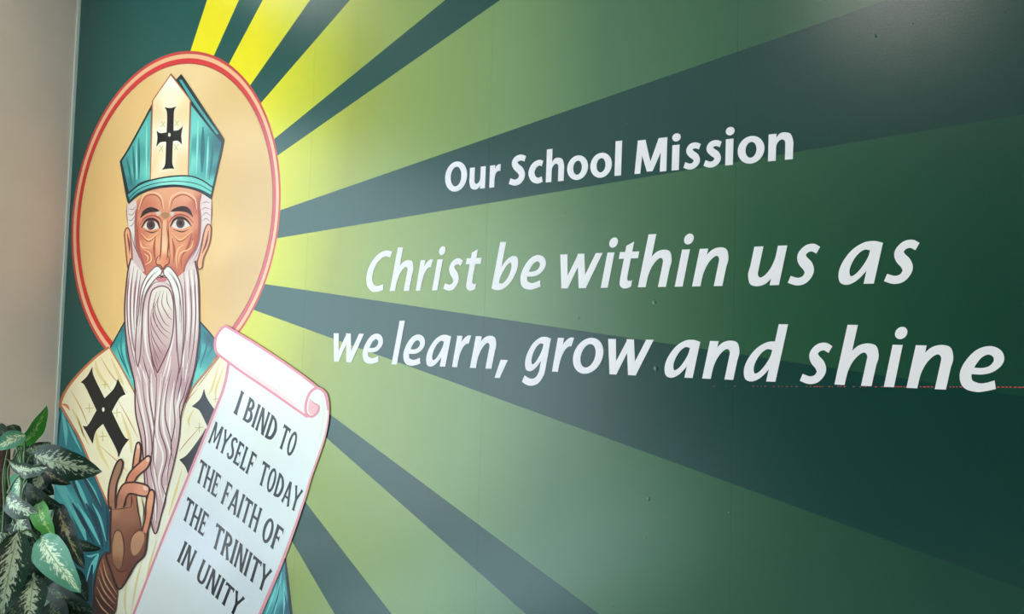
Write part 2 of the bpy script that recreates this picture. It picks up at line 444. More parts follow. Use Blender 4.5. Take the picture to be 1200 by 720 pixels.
# ---- cream vestment: left shoulder, right shoulder, each with a black cross
CREAM, ORANGE, OCHRE = (247, 232, 196), (198, 112, 66), (232, 206, 142)
vest = ink('vestment', [contour([(127.5, 408, 1), (111, 421), (91, 441), (78, 458), (71, 473), (72, 478, 1), (95, 517), (111, 555), (127, 592), (133, 640), (130, 735), (134, 900, 1), (150, 900, 1), (180, 735), (200, 620, 1), (190, 520), (165, 476), (158, 462, 1), (144, 436), (131, 410, 1)])],
           mixes([(90, 460, (246, 226, 184)), (115, 430, (246, 222, 176)), (140, 470, (248, 236, 204)), (120, 520, (240, 226, 182)), (150, 530, (242, 230, 196)), (105, 500, (244, 228, 190)), (160, 650, (236, 228, 196)), (150, 700, (226, 222, 196)), (150, 560, (236, 218, 178))]), 6, FIG, grid=8)
ink('vestment_fold', lines(RL, [[(100, 290), (150, 380), (190, 480)], [(245, 120), (300, 210), (380, 300)], [(240, 560), (330, 640), (380, 690)], [(330, 330), (390, 440), (430, 520)], [(130, 420), (160, 500), (190, 560)]], 1.5), (214, 166, 108), 7, vest)
ink('vestment_fold', lines(RL, [[(105, 380), (140, 450), (160, 520)], [(300, 130), (340, 220), (360, 260)], [(350, 400), (390, 520), (400, 600)], [(220, 140), (235, 200), (300, 290)], [(220, 480), (240, 580), (290, 680)]], 4.0), OCHRE, 7, vest)
ink('vestment_fold', lines(H_, [[(230, 500), (205, 600), (185, 720)], [(170, 570), (160, 660), (165, 740)], [(290, 420), (260, 520), (235, 640)]], 2.4), (222, 200, 140), 7, vest)
ink('vestment_border', stroke([(128, 407, 2.6), (111, 420, 2.6), (91, 440, 2.8), (78, 457, 2.8), (71, 473, 3.2), (74, 480, 2.6), (84, 497, 2.4), (95, 517, 2.2), (111, 555, 2), (127, 592, 2)]), ORANGE, 8, vest)
ink('vestment_border', stroke([(129, 408, 2), (144, 434, 2), (158, 461, 1.6), (161, 470, 1)]), (190, 120, 80), 8, vest)
ink('vestment_border', taper([(72, 474), (78, 475.5), (82, 481)], 3.2), (222, 130, 88), 9, vest)
XL = [(148, 247, 1), (180, 215), (205, 170, 1), (212, 215), (266, 326, 1), (312, 278), (332, 228, 1), (370, 307, 1), (340, 326), (302, 392, 1), (362, 512), (388, 530, 1), (358, 570), (335, 622, 1), (322, 575), (258, 453, 1), (222, 492), (207, 553, 1), (157, 462, 1), (183, 460), (226, 386, 1), (170, 268)]
ink('cross', [cc(RL, XL)], BLACK, 9, vest)
ink('cross_jewel', ell(60 + 260 / 4.235, 390 + 382 / 4.235, 1.5, 2.6, 14), (226, 222, 196), 10, vest)
def gold_cross(cx, cy, r, par, lay):
    ink('gold_cross', stroke([(cx - r, cy + r * .1), (cx + r, cy - r * .1)], 0.8) + stroke([(cx, cy - r * 1.15), (cx, cy + r * 1.15)], 0.8), (200, 176, 96), lay, par)
for gx, gy, r in ((268, 258, 4), (190, 375, 4.6), (327, 398, 4.6), (257, 515, 5)):
    gold_cross(60 + gx / 4.235, 390 + gy / 4.235, r, vest, 8)
vest2 = ink('vestment', [contour([(259, 413, 1), (273, 424, 1), (262, 465), (226, 556), (160, 735), (104, 890, 1), (96, 890, 1), (140, 735), (165, 640), (188, 575), (198, 500), (212, 476, 1), (225, 457), (244, 432)])], mixes([(255, 425, (248, 236, 196)), (235, 460, (247, 236, 202)), (220, 500, (246, 234, 200)), (205, 590, (242, 234, 206)), (180, 660, (236, 230, 206)), (165, 705, (228, 224, 200))]), 6.5, FIG, grid=8)
ink('vestment_fold', lines(S1, [[(250, 180), (215, 300), (195, 330)], [(130, 400), (105, 450), (110, 480)], [(270, 200), (235, 300), (230, 350)], [(75, 680), (40, 800), (10, 900)]], 2.6), (234, 206, 130), 8, vest2)
ink('vestment_fold', lines(S1, [[(255, 150), (180, 250), (140, 300)], [(160, 480), (90, 560), (60, 600)], [(150, 300), (100, 360), (75, 440)]], 1.2), (190, 130, 84), 8, vest2)
ink('vestment_border', stroke(S1([(258, 138, 2.6), (190, 220, 2.6), (125, 300, 2.4), (92, 370, 2)])), (186, 122, 82), 9, vest2)
ink('cross', [cc(S1, [(120, 387, 1), (160, 350), (178, 303, 1), (190, 345), (226, 400, 1), (195, 484, 1), (160, 412), (140, 395)]), cc(S1, [(185, 488, 1), (160, 530), (100, 610), (62, 636, 1), (90, 670), (104, 710, 1), (140, 640), (190, 500, 1)]), cc(S1, [(198, 470, 1), (226, 398, 1), (262, 470, 1), (186, 500, 1)])], mixes([(230, 480, (26, 34, 48)), (230, 540, (10, 12, 20))]), 10, vest2)
gold_cross(195 + 155 / 4, 380 + 485 / 4, 4.8, vest2, 8)
gold_cross(195 + 232 / 4, 380 + 352 / 4, 3.4, vest2, 8)

# ---- mitre
mitre = ink('mitre', [cc(M_, [(48, 492, 1), (100, 408), (214, 196), (220, 172), (318, 28, 1), (346, 60, 1), (372, 31, 1), (410, 86), (598, 372, 1), (594, 412), (532, 694, 1), (470, 655), (400, 634), (330, 628), (230, 640), (150, 672), (96, 718, 1), (82, 680)])], DTEAL, 16, FIG)
TEALS = mixes([(145, 195, (60, 142, 140)), (160, 200, (88, 184, 170)), (172, 160, (92, 188, 174)), (174, 200, (110, 204, 188)), (150, 215, (46, 122, 126)), (165, 180, (74, 164, 154))])
lp = ink('mitre_panel', [cc(M_, [(60, 492, 1), (108, 414), (213, 222, 1), (210, 586, 1), (150, 608), (98, 656, 1)])], TEALS, 17, mitre, grid=4)
ink('panel_stripe', lines(M_, [[(150, 370), (150, 480), (150, 590)], [(118, 410), (125, 520), (128, 600)], [(85, 470), (100, 540), (112, 620)]], 2.8), (36, 112, 114), 18, lp)
ink('panel_stripe', lines(M_, [[(192, 280), (190, 420), (190, 580)], [(135, 390), (138, 500), (138, 590)]], 2.0), (140, 218, 202), 18, lp)
rp_ = ink('mitre_panel', [cc(M_, [(426, 196, 1), (500, 290), (580, 388, 1), (583, 412), (538, 626, 1), (480, 590), (412, 566, 1)])], mixes([(226, 150, (112, 206, 190)), (224, 190, (120, 212, 194)), (236, 170, (58, 148, 146)), (246, 190, (60, 150, 148)), (258, 170, (30, 104, 112)), (256, 200, (34, 110, 116)), (248, 215, (96, 190, 176))]), 17, mitre, grid=4)
ink('panel_stripe', lines(M_, [[(488, 310), (486, 430), (482, 550)]], 5.0) + lines(M_, [[(540, 380), (535, 480), (520, 590)]], 2.6), (32, 106, 114), 18, rp_)
ink('panel_stripe', lines(M_, [[(462, 270), (458, 420), (452, 560)], [(516, 360), (512, 470), (505, 580)]], 2.2), (138, 220, 204), 18, rp_)
ink('mitre_back', [cc(M_, [(362, 62, 1), (376, 62, 1), (470, 205), (570, 346, 1), (560, 350, 1), (470, 230), (425, 168, 1)])], (70, 160, 156), 17, mitre)
CP = [(318, 34, 1), (414, 160), (420, 182, 1), (410, 566, 1), (300, 574), (210, 594, 1), (222, 180, 1), (230, 160)]
cp = ink('mitre_band', [cc(M_, CP)], mixes([(201, 92, (250, 246, 226)), (200, 120, (252, 242, 206)), (182, 130, (246, 214, 160)), (218, 130, (246, 214, 158)), (180, 190, (248, 216, 160)), (216, 195, (244, 206, 150)), (198, 160, (254, 246, 226)), (196, 195, (252, 240, 214)), (198, 206, (244, 208, 156))]), 19, mitre, grid=4)
ink('band_edge', outline(M_(CP), 1.4), (188, 104, 68), 20, mitre)
brim = [(92, 668, 1), (150, 622), (212, 596), (310, 577), (412, 573), (480, 594), (536, 632, 1), (530, 668, 1), (480, 642), (420, 624), (330, 614), (230, 626), (150, 656), (102, 698, 1)]
bo = ink('mitre_brim', [cc(M_, brim)], mixes([(160, 215, (96, 186, 172)), (200, 207, (146, 222, 204)), (240, 215, (110, 200, 184)), (155, 228, (60, 150, 146))]), 20, mitre, grid=4)
ink('brim_line', stroke(M_([(94, 690), (150, 640), (230, 610), (330, 597), (420, 603), (480, 620), (534, 652)]), 0.8), DTEAL, 21, bo)
ink('brim_line', stroke(M_([(92, 662), (150, 616), (212, 592), (310, 573), (412, 569), (480, 590), (540, 630)]), 1.7), DTEAL, 21, bo)
CR = [(286, 207, 1), (318, 211), (348, 202, 1), (337, 222), (334, 260), (333, 331, 1), (360, 326), (382, 306, 1), (374, 355), (378, 403, 1), (355, 384), (330, 386, 1), (327, 460), (327, 505), (337, 531, 1), (304, 531), (272, 537, 1), (287, 512), (291, 470), (294, 389, 1), (264, 392), (242, 414, 1), (248, 370), (244, 329, 1), (262, 343), (296, 339, 1), (299, 270), (297, 228)]
ink('cross', [cc(M_, CR)], BLACK, 21, cp)
ink('cross_jewel', ell(130 + 311 / 4.5, 80 + 352 / 4.5, 1.6, 2.3, 14), (226, 222, 196), 22, cp)
for gx, gy in ((277, 296), (350, 292), (268, 425), (347, 418)):
    ink('gold_cross', stroke(M_([(gx - 9, gy - 16), (gx + 9, gy + 16)]), 0.7) + stroke(M_([(gx + 11, gy - 15), (gx - 11, gy + 15)]), 0.7), (196, 186, 108), 20, cp)

# ---- face
SK = mixes([(170, 240, (206, 118, 90)), (165, 225, (228, 158, 118)), (195, 222, (236, 166, 126)), (220, 225, (236, 164, 128)), (234, 240, (196, 106, 84)), (176, 265, (226, 148, 108)), (218, 266, (234, 156, 116)), (234, 280, (190, 96, 74)), (193, 290, (240, 170, 124)), (172, 300, (200, 106, 84)), (225, 305, (206, 108, 80)), (180, 285, (240, 170, 120)), (212, 290, (228, 146, 104)), (165, 275, (204, 110, 84)), (195, 325, (196, 100, 86))])
face = ink('face', [cc(F_, [(150, 190), (240, 120), (350, 90), (480, 96), (560, 140), (556, 250), (550, 420), (520, 540), (460, 620), (430, 710), (330, 730), (200, 710), (180, 600), (140, 480), (140, 350), (145, 250)])], SK, 12, FIG, grid=4)
BROWNL = (134, 66, 52)
ink('cheek_line', taper(F_([(540, 150), (534, 230), (540, 320), (524, 440), (456, 560), (436, 640)]), 4.2) + taper(F_([(164, 205), (156, 270), (154, 360), (164, 460), (206, 590), (206, 650)]), 3.2) + lines(F_, [[(270, 400), (262, 470), (268, 540)], [(372, 410), (384, 480), (378, 560)], [(490, 380), (470, 450), (430, 520)], [(190, 250), (215, 240), (260, 250)]], 3.0), (178, 88, 72), 12.5, face)
ink('wrinkle', lines(F_, [[(168, 235), (200, 150), (255, 132), (305, 160), (322, 235)], [(350, 235), (368, 160), (435, 132), (505, 165), (520, 235)]], 2.0), (246, 190, 150), 13, face)
ink('wrinkle', lines(F_, [[(178, 235), (205, 165), (255, 145), (298, 170), (312, 230)], [(360, 232), (380, 172), (438, 145), (495, 175), (510, 228)]], 1.5), (180, 88, 70), 14, face)
ink('wrinkle', lines(F_, [[(185, 378), (232, 418), (290, 372)], [(365, 372), (420, 418), (497, 362)], [(190, 470), (238, 500), (242, 545), (205, 570)], [(200, 500), (225, 520), (222, 548)], [(400, 590), (395, 520), (410, 470), (450, 440)], [(180, 420), (190, 460), (240, 470)], [(500, 420), (480, 470), (420, 500), (410, 560)]], 1.5), (246, 190, 138), 13.5, face)
ink('wrinkle', lines(F_, [[(185, 388), (230, 428), (285, 384)], [(372, 384), (420, 428), (490, 374)], [(330, 300), (350, 420), (360, 540)], [(170, 300), (165, 400), (185, 520)], [(530, 280), (530, 400), (500, 500)], [(430, 600), (425, 540), (440, 490)]], 1.4), (172, 82, 64), 13, face)
ink('brow_patch', [cc(F_, [(306, 262), (330, 252), (354, 262), (346, 284), (330, 290), (314, 284)])], (172, 124, 86), 13, face)
nose = ink('nose', [cc(F_, [(316, 300, 1), (336, 298, 1), (338, 420), (340, 520), (352, 548), (338, 572), (315, 590), (292, 572), (276, 560), (286, 530), (302, 500), (308, 420)])], mixes([(193, 262, (236, 176, 130)), (194, 290, (248, 198, 150)), (196, 308, (232, 140, 100)), (186, 308, (236, 160, 116)), (198, 306, (222, 126, 92))]), 14, face, grid=3)
ink('nose_line', lines(F_, [[(312, 296), (306, 420), (302, 500), (296, 540)], [(345, 300), (350, 420), (344, 500), (340, 540)]], 1.7) + lines(F_, [[(298, 508), (276, 535), (278, 566), (300, 572), (315, 592), (334, 572), (352, 558), (352, 525), (342, 506)]], 1.9), BROWNL, 15, nose)
def eye(cx, lid, iris, par):
    e = ink('eye', [cc(F_, lid)], (222, 214, 202), 14, par)
    ink('iris', ell(130 + iris[0] / 5.143, 200 + iris[1] / 5.143, 5.1, 5.8, 20), (88, 62, 64), 15, e)
    ink('pupil', ell(130 + iris[0] / 5.143, 200 + iris[1] / 5.143, 2.4, 3.0, 14), (34, 20, 26), 16, e)
    n = len(lid) // 2 + 1
    return e
e1 = eye(243, [(196, 342, 1), (216, 312), (248, 302), (278, 318), (290, 345, 1), (254, 358), (220, 354)], (243, 328), face)
e2 = eye(420, [(368, 336, 1), (388, 304), (420, 292), (452, 304), (480, 331, 1), (432, 353), (392, 348)], (421, 318), face)
ink('lid_line', taper(F_([(186, 346), (213, 303), (250, 292), (284, 310), (298, 352)]), 3.4) + taper(F_([(205, 362), (250, 374), (285, 362)]), 1.4), (66, 34, 34), 17, e1)
ink('lid_line', taper(F_([(360, 340), (384, 297), (420, 284), (457, 297), (488, 336)]), 3.4) + taper(F_([(378, 356), (430, 370), (470, 356)]), 1.4), (66, 34, 34), 17, e2)
ink('eyelid', taper(F_([(176, 330), (205, 288), (250, 272), (296, 290), (306, 320)]), 2.2) + taper(F_([(350, 318), (376, 282), (420, 266), (465, 280), (500, 318)]), 2.2), (170, 78, 72), 13, face)
ink('eyebrow', [cc(F_, [(178, 288, 1), (196, 244), (236, 221), (276, 230), (302, 250, 1), (268, 250), (222, 258)])], (50, 28, 34), 14, face)
ink('eyebrow', [cc(F_, [(358, 250, 1), (388, 226), (440, 214), (478, 234), (498, 282, 1), (460, 254), (410, 246)])], (50, 28, 34), 14, face)
for mp_ in ([(272, 252), (298, 246), (302, 258), (286, 274), (276, 264)], [(360, 250), (386, 252), (382, 264), (372, 280), (361, 266)]):
    ink('eyebrow_tip', [cc(F_, mp_)], (214, 188, 172), 15, face)
HAIRC = mixes([(155, 240, (228, 204, 194)), (160, 300, (216, 184, 178)), (243, 240, (228, 202, 196)), (238, 290, (222, 194, 186)), (156, 270, (234, 218, 206))])
hl = ink('hair', [cc(F_, [(104, 196, 1), (152, 178, 1), (160, 215), (150, 262), (148, 350), (156, 460), (206, 606, 1), (150, 620), (120, 600), (112, 480), (106, 340), (98, 250)])], HAIRC, 14, FIG, grid=4)
ink('hair_line', lines(F_, [[(110, 230), (135, 235), (152, 215)], [(106, 262), (130, 268), (150, 240)], [(106, 296), (128, 300), (148, 270)], [(112, 335), (130, 330), (146, 300)], [(125, 370), (138, 440), (175, 530)], [(140, 380), (150, 460), (190, 560)]], 0.9) + taper(F_([(100, 200), (97, 260), (108, 345)]), 1.2) + taper(F_([(158, 200), (149, 262), (147, 350), (156, 460), (206, 604)]), 1.2), (146, 100, 104), 15, hl)
hr = ink('hair', [cc(F_, [(556, 130, 1), (606, 172, 1), (608, 250), (604, 322), (574, 336), (552, 450), (512, 552), (446, 604, 1), (462, 556), (530, 440), (546, 300), (538, 210)])], HAIRC, 14, FIG, grid=4)
ink('hair_line', lines(F_, [[(545, 200), (575, 190), (600, 195)], [(543, 240), (570, 225), (604, 235)], [(546, 280), (575, 255), (604, 275)], [(550, 310), (575, 290), (602, 310)], [(545, 370), (525, 460), (470, 560)], [(560, 360), (540, 460), (490, 565)]], 0.9) + taper(F_([(608, 175), (609, 250), (604, 325)]), 1.2) + taper(F_([(545, 150), (538, 210), (545, 300), (530, 440), (462, 556), (444, 608)]), 1.2), (146, 100, 104), 15, hr)
EARL = [(84, 380), (98, 346), (116, 362), (124, 430), (130, 510), (128, 588), (108, 596), (98, 540), (90, 450)]
EARR = [(572, 345), (590, 324), (607, 350), (596, 440), (560, 530), (552, 584), (530, 594), (524, 550), (548, 460), (560, 390)]
for pts, inner in ((EARL, [(100, 380), (112, 440), (116, 500)]), (EARR, [(592, 360), (576, 440), (552, 500)])):
    ea = ink('ear', [cc(F_, pts)], (236, 164, 122), 15.3, FIG)
    ink('ear_line', outline(F_(pts), 1.5) + taper(F_(inner), 2.4), (124, 62, 54), 15.6, ea)

# ---- beard and moustache
beard_pts = [(154, 303, 1), (150.5, 318), (148, 340), (146.6, 362), (147.6, 388), (151, 416), (155, 434), (158.5, 452), (159.5, 484), (166, 515), (169, 545), (171, 575), (175, 600), (182.5, 626, 1), (190, 602), (198, 569), (205, 541), (210.5, 513), (213.5, 483), (223, 456), (229, 430), (232, 408), (234, 388), (234, 362), (233, 328), (229, 306, 1), (217, 318), (205, 326), (192, 320), (178, 326), (166, 318)]
PINK = mixes([(150, 340, (210, 172, 168)), (232, 340, (202, 162, 162)), (160, 320, (238, 220, 208)), (165, 380, (232, 210, 200)), (155, 420, (208, 172, 168)), (215, 360, (228, 202, 194)), (225, 330, (234, 212, 202)), (190, 430, (212, 174, 170)), (170, 470, (220, 188, 182)), (200, 480, (234, 208, 198)), (215, 450, (196, 156, 158)), (185, 530, (222, 190, 184)), (200, 530, (208, 170, 168)), (183, 600, (208, 170, 166)), (170, 540, (200, 162, 160))])
beard = ink('beard', [contour(beard_pts)], PINK, 17, FIG, grid=5)
ink('beard_edge', stroke([(p[0], p[1], 1.8) for p in beard_pts[:26]]), MAROON, 19, beard)
HI = (246, 234, 222)
ink('beard_strand', lines(B_, [[(120, 90), (105, 200), (102, 320), (112, 460)], [(140, 80), (125, 200), (122, 330), (130, 440)], [(165, 100), (150, 200), (140, 320), (138, 420)], [(430, 90), (435, 200), (440, 360), (430, 480)], [(455, 80), (465, 200), (470, 330), (462, 440)], [(480, 110), (486, 230), (486, 360), (476, 480)], [(200, 300), (195, 420), (205, 540), (245, 660)], [(362, 300), (352, 460), (320, 600), (290, 700)], [(420, 460), (410, 580), (405, 690)], [(120, 500), (145, 600), (170, 700)], [(160, 600), (185, 660), (200, 715)], [(340, 560), (330, 630), (310, 715)], [(440, 520), (430, 620), (420, 710)]], 1.8), HI, 18, beard)
ink('beard_line', lines(B_, [[(110, 70), (98, 180), (94, 300), (104, 450), (140, 620)], [(132, 60), (116, 180), (112, 320), (122, 460), (150, 600)], [(155, 75), (140, 180), (132, 300), (134, 420)], [(172, 95), (160, 180), (148, 300), (145, 400)], [(412, 80), (420, 200), (424, 360), (415, 500), (395, 620)], [(440, 75), (450, 180), (456, 330), (446, 500), (425, 640)], [(468, 75), (476, 180), (480, 340), (468, 500), (440, 660)], [(225, 560), (240, 620), (262, 700)], [(180, 560), (200, 640), (225, 715)], [(385, 560), (385, 640), (375, 715)]], 1.4), (124, 78, 88), 19, beard)
ink('beard_strand', lines(D_, [[(110, 40), (130, 160), (152, 280), (158, 380)], [(150, 20), (158, 140), (178, 260), (192, 340), (186, 440), (206, 560)], [(215, 30), (205, 150), (196, 280), (222, 380), (204, 480), (222, 570)], [(240, 60), (222, 170), (225, 270), (252, 370), (232, 460)], [(270, 60), (255, 160), (250, 260), (262, 340)], [(300, 40), (290, 130), (275, 200), (272, 300)], [(172, 30), (176, 140), (188, 240)], [(170, 420), (186, 540), (192, 650)], [(232, 500), (225, 580), (205, 650)]], 2.2), HI, 18, beard)
ink('beard_line', lines(D_, [[(100, 50), (120, 170), (146, 290), (150, 420), (165, 560), (185, 690)], [(132, 0), (142, 130), (166, 250), (176, 340), (170, 430), (196, 560), (194, 660)], [(165, 10), (165, 120), (180, 220), (190, 300)], [(195, 20), (192, 150), (184, 270), (180, 380), (200, 480)], [(228, 40), (212, 160), (208, 260), (238, 370), (216, 480), (234, 560), (204, 660)], [(258, 10), (236, 120), (232, 220), (258, 330), (244, 430), (240, 500)], [(286, 20), (268, 140), (272, 240), (255, 340), (268, 400)], [(330, 40), (310, 120), (292, 170), (295, 260)], [(355, 10), (330, 90), (300, 170)], [(305, 0), (295, 80), (280, 140)]], 1.5), (120, 74, 84), 19, beard)
chin = ink('chin_beard', [cc(B_, [(240, 190), (287, 170), (332, 190), (354, 262), (356, 380), (342, 480), (312, 560), (264, 660, 1), (236, 580), (216, 450), (214, 300), (224, 230)])], mixes([(190, 345, (234, 218, 202)), (200, 380, (222, 196, 186)), (182, 390, (212, 178, 172)), (186, 425, (190, 148, 146)), (195, 350, (238, 224, 208))]), 20, beard, grid=4)
ink('chin_line', outline(B_([(240, 190), (287, 170), (332, 190), (354, 262), (356, 380), (342, 480), (312, 560), (264, 660, 1), (236, 580), (216, 450), (214, 300), (224, 230)]), 1.5), (122, 74, 84), 21, chin)
ink('chin_line', lines(B_, [[(262, 200), (240, 300), (260, 400), (232, 470)][:3], [(282, 195), (265, 280), (300, 370), (335, 400)], [(300, 195), (290, 270), (325, 340), (348, 360)], [(318, 200), (320, 260), (345, 310)], [(250, 260), (240, 340), (280, 420), (330, 470)], [(232, 300), (230, 380), (270, 460), (315, 520)], [(224, 380), (235, 450), (270, 520), (295, 560)], [(226, 440), (240, 510), (265, 570), (280, 600)], [(240, 530), (255, 590), (268, 630)], [(270, 230), (250, 310), (290, 400), (340, 440)]], 1.2), (148, 102, 104), 21, chin)
ML = [(293, 84, 1), (268, 60), (240, 72), (200, 122), (172, 190), (160, 300), (146, 420), (140, 560), (154, 628, 1), (168, 560), (176, 420), (182, 290), (202, 205), (244, 142), (284, 104, 1)]
MR = [(298, 82, 1), (325, 60), (360, 92), (392, 150), (406, 230), (412, 400), (404, 560), (390, 660, 1), (376, 520), (368, 320), (352, 210), (332, 146), (300, 104, 1)]
MCOL = mixes([(182, 320, (240, 234, 222)), (205, 322, (240, 232, 222)), (164, 370, (232, 218, 206)), (213, 380, (230, 212, 204)), (162, 420, (210, 178, 172)), (212, 430, (206, 170, 168))])
for mp_, ins in ((ML, [[(272, 80), (230, 120), (190, 190), (172, 300), (158, 430)], [(250, 90), (205, 150), (175, 240), (165, 340)]]), (MR, [[(322, 82), (362, 140), (388, 220), (392, 380)], [(340, 90), (380, 170), (398, 300), (400, 440)]])):
    mo = ink('moustache', [cc(B_, mp_)], MCOL, 21.3, FIG, grid=4)
    ink('moustache_line', outline(B_(mp_), 1.4) + lines(B_, ins, 1.0), (132, 92, 92), 22.3, mo)
lip = ink('mouth', [cc(B_, [(256, 126), (288, 118), (322, 126), (312, 142), (288, 148), (266, 142)])], (206, 122, 124), 22, FIG)
ink('mouth_line', taper(B_([(276, 112), (290, 116), (306, 112)]), 2.0) + taper(B_([(258, 124), (290, 120), (322, 124)]), 1.0), (84, 44, 48), 23, lip)
ink('beard_strand', lines(B_, [[(225, 200), (250, 160), (290, 148), (335, 165), (358, 220)]], 2.8), (232, 204, 200), 20, beard)
ink('beard_line', lines(B_, [[(190, 560), (180, 420), (186, 290), (205, 210), (245, 155), (285, 145)], [(372, 540), (368, 380), (360, 240), (340, 175), (300, 148)]], 1.2), (130, 84, 92), 22, beard)

# ---- sleeve and blessing hand
sleeve = ink('sleeve', [cc(H_, [(20, 1200, 1), (34, 740), (38, 610), (60, 510), (84, 468, 1), (100, 530), (136, 622, 1), (128, 700), (112, 780), (90, 1200, 1)])], mixes([(115, 660, (128, 78, 58)), (130, 690, (96, 54, 42)), (112, 715, (52, 28, 26)), (120, 650, (110, 62, 50))]), 24, FIG, grid=5)
ink('sleeve_ring', lines(H_, [[(72, 500), (90, 570), (130, 640)], [(62, 530), (84, 600), (126, 660)], [(54, 570), (80, 630), (122, 680)], [(48, 610), (76, 660), (118, 705)], [(44, 650), (70, 695), (108, 730)]], 1.4), (188, 140, 100), 25, sleeve)
ink('sleeve_ring', lines(H_, [[(68, 512), (87, 582), (128, 650)], [(58, 548), (82, 614), (124, 670)], [(50, 590), (78, 645), (120, 692)]], 1.0) + taper(H_([(84, 465), (58, 515), (38, 610), (32, 730)]), 2.0), (46, 24, 24), 26, sleeve)
PALM = [(100, 292, 1), (106, 300), (104, 400), (104, 470), (84, 480), (104, 540), (136, 618, 1), (170, 580), (205, 520), (240, 484), (250, 430), (252, 392, 1), (230, 385, 1), (214, 300), (206, 232, 1), (170, 232, 1), (128, 284)]
hand = ink('hand', [cc(H_, PALM)], mixes([(135, 600, (170, 112, 82)), (150, 600, (150, 96, 70)), (165, 630, (120, 66, 48)), (140, 640, (112, 66, 48)), (155, 665, (104, 56, 44)), (140, 680, (120, 68, 52)), (160, 580, (156, 88, 66)), (133, 620, (132, 84, 62))]), 27, FIG, grid=5)
ink('hand_edge', stroke(H_([(100, 292), (106, 300), (103, 400), (104, 470), (86, 480), (104, 540), (136, 618), (170, 580), (205, 520), (240, 484), (250, 430), (254, 390)]), 2.4), (48, 22, 24), 31, hand)
for mp_ in ([(112, 440), (128, 388), (148, 400), (156, 460), (146, 530), (120, 530)], [(184, 440), (200, 396), (232, 388), (240, 420), (220, 468), (196, 484)]):
    ink('palm_mound', [cc(H_, mp_)], mixes([(137, 640, (170, 122, 88)), (160, 640, (176, 126, 92)), (135, 665, (134, 86, 62)), (165, 625, (188, 132, 96))]), 28, hand, grid=4)
ink('palm_line', lines(H_, [[(112, 440), (122, 390), (146, 388), (160, 450), (150, 530)], [(184, 460), (190, 410), (225, 378), (240, 388)], [(110, 300), (150, 296), (186, 290)], [(110, 512), (140, 548), (175, 540)]], 1.0), (70, 34, 30), 30, hand)
FING = [
    ([(98, 300, 1), (95, 240), (104, 180), (126, 118), (144, 98), (154, 114), (146, 150), (130, 192), (124, 240), (124, 296, 1)], [(140, 545, (150, 112, 86)), (131, 575, (170, 116, 90)), (132, 590, (158, 104, 78))]),
    ([(190, 160, 1), (198, 90), (208, 40), (218, 30), (226, 50), (222, 100), (206, 160, 1)], [(162, 525, (228, 160, 128)), (160, 548, (214, 132, 100))]),
    ([(162, 198, 1), (182, 150), (236, 98), (258, 84), (266, 100), (252, 132), (214, 166), (196, 196, 1)], [(172, 540, (226, 148, 116)), (152, 562, (204, 122, 92))]),
    ([(126, 292, 1), (132, 244), (154, 200), (190, 190), (240, 198), (260, 214), (254, 242), (232, 246), (190, 236), (172, 244), (156, 292, 1)], [(168, 574, (224, 146, 114)), (150, 570, (200, 126, 98)), (140, 590, (164, 104, 80))]),
    ([(230, 388, 1), (244, 330), (248, 270), (262, 224), (278, 226), (280, 258), (266, 340), (252, 396, 1)], [(178, 580, (232, 156, 118)), (172, 615, (210, 130, 96))]),
]
for k, (pts, cols) in enumerate(FING):
    fg = ink('finger', [cc(H_, pts)], mixes(cols), (28, 28.2, 28.5, 29, 29.5)[k], hand, grid=4)
    ink('finger_edge', outline(H_(pts), 2.1, closed=False), (58, 26, 26), (28, 28.2, 28.5, 29, 29.5)[k] + 0.15, fg)
ink('palm_line', lines(H_, [[(170, 244), (166, 270), (164, 290)], [(188, 240), (190, 265), (186, 292)], [(206, 232), (216, 310), (232, 384)], [(228, 250), (238, 300), (232, 360)]], 1.3), (66, 30, 28), 31, hand)
for mp_ in ([(236, 206), (252, 208), (254, 220), (240, 222)], [(248, 92), (260, 90), (260, 104), (250, 108)], [(210, 42), (218, 38), (221, 52), (212, 56)]):
    ink('fingernail', [cc(H_, mp_)], (238, 190, 168), 31, hand)

# ---- scroll with its pink border, curl and printed words
SHEET = [(270, 415, 1), (264, 452), (250, 489), (221, 560), (190, 636), (153, 732), (99, 872, 1), (240, 884, 1), (300, 735), (333, 656), (357, 589), (366, 559), (381, 516), (386.5, 486), (384, 464), (377, 455), (371, 453, 1)]
scroll = ink('scroll', [contour(SHEET)], mixes([(280, 440, (240, 242, 230)), (370, 480, (232, 234, 216)), (260, 520, (238, 242, 240)), (340, 560, (226, 232, 226)), (230, 640, (228, 232, 238)), (300, 680, (222, 226, 228)), (190, 700, (222, 226, 220)), (330, 500, (236, 238, 226))]), 34, FIG, grid=12)
ink('scroll_border', stroke([(270, 420, 3.4), (264, 452, 3.2), (250, 489, 3.0), (221, 560, 2.8), (190, 636, 2.8), (153, 732, 2.8), (99, 872, 2.8)]), (224, 138, 154), 36, scroll)
ink('scroll_border', stroke([(273.5, 424, 2), (267, 452, 2), (253.5, 489, 2), (224, 560, 2), (193, 636, 2)]), (244, 222, 218), 35, scroll)
ink('scroll_border', stroke([(240, 884, 4), (300, 734, 4), (332.5, 656, 3.4), (356.5, 589, 2.6), (365.5, 559, 2.4), (380.5, 516, 2.2), (386, 486, 2.0), (384, 464, 2.4), (377, 455, 2.4)]), (230, 152, 158), 36, scroll)
ROLL_ = [(14, 130), (26, 92), (56, 58), (90, 66), (250, 164), (420, 280), (522, 362), (490, 378), (468, 420), (462, 470), (472, 500), (440, 482), (300, 384), (150, 282), (60, 216), (20, 180)]
roll = ink('scroll_roll', [cc(S2, ROLL_)], mixes([(265, 395, (246, 248, 240)), (300, 415, (244, 246, 232)), (330, 440, (238, 240, 222)), (360, 470, (240, 238, 222))]), 37, scroll, grid=6)
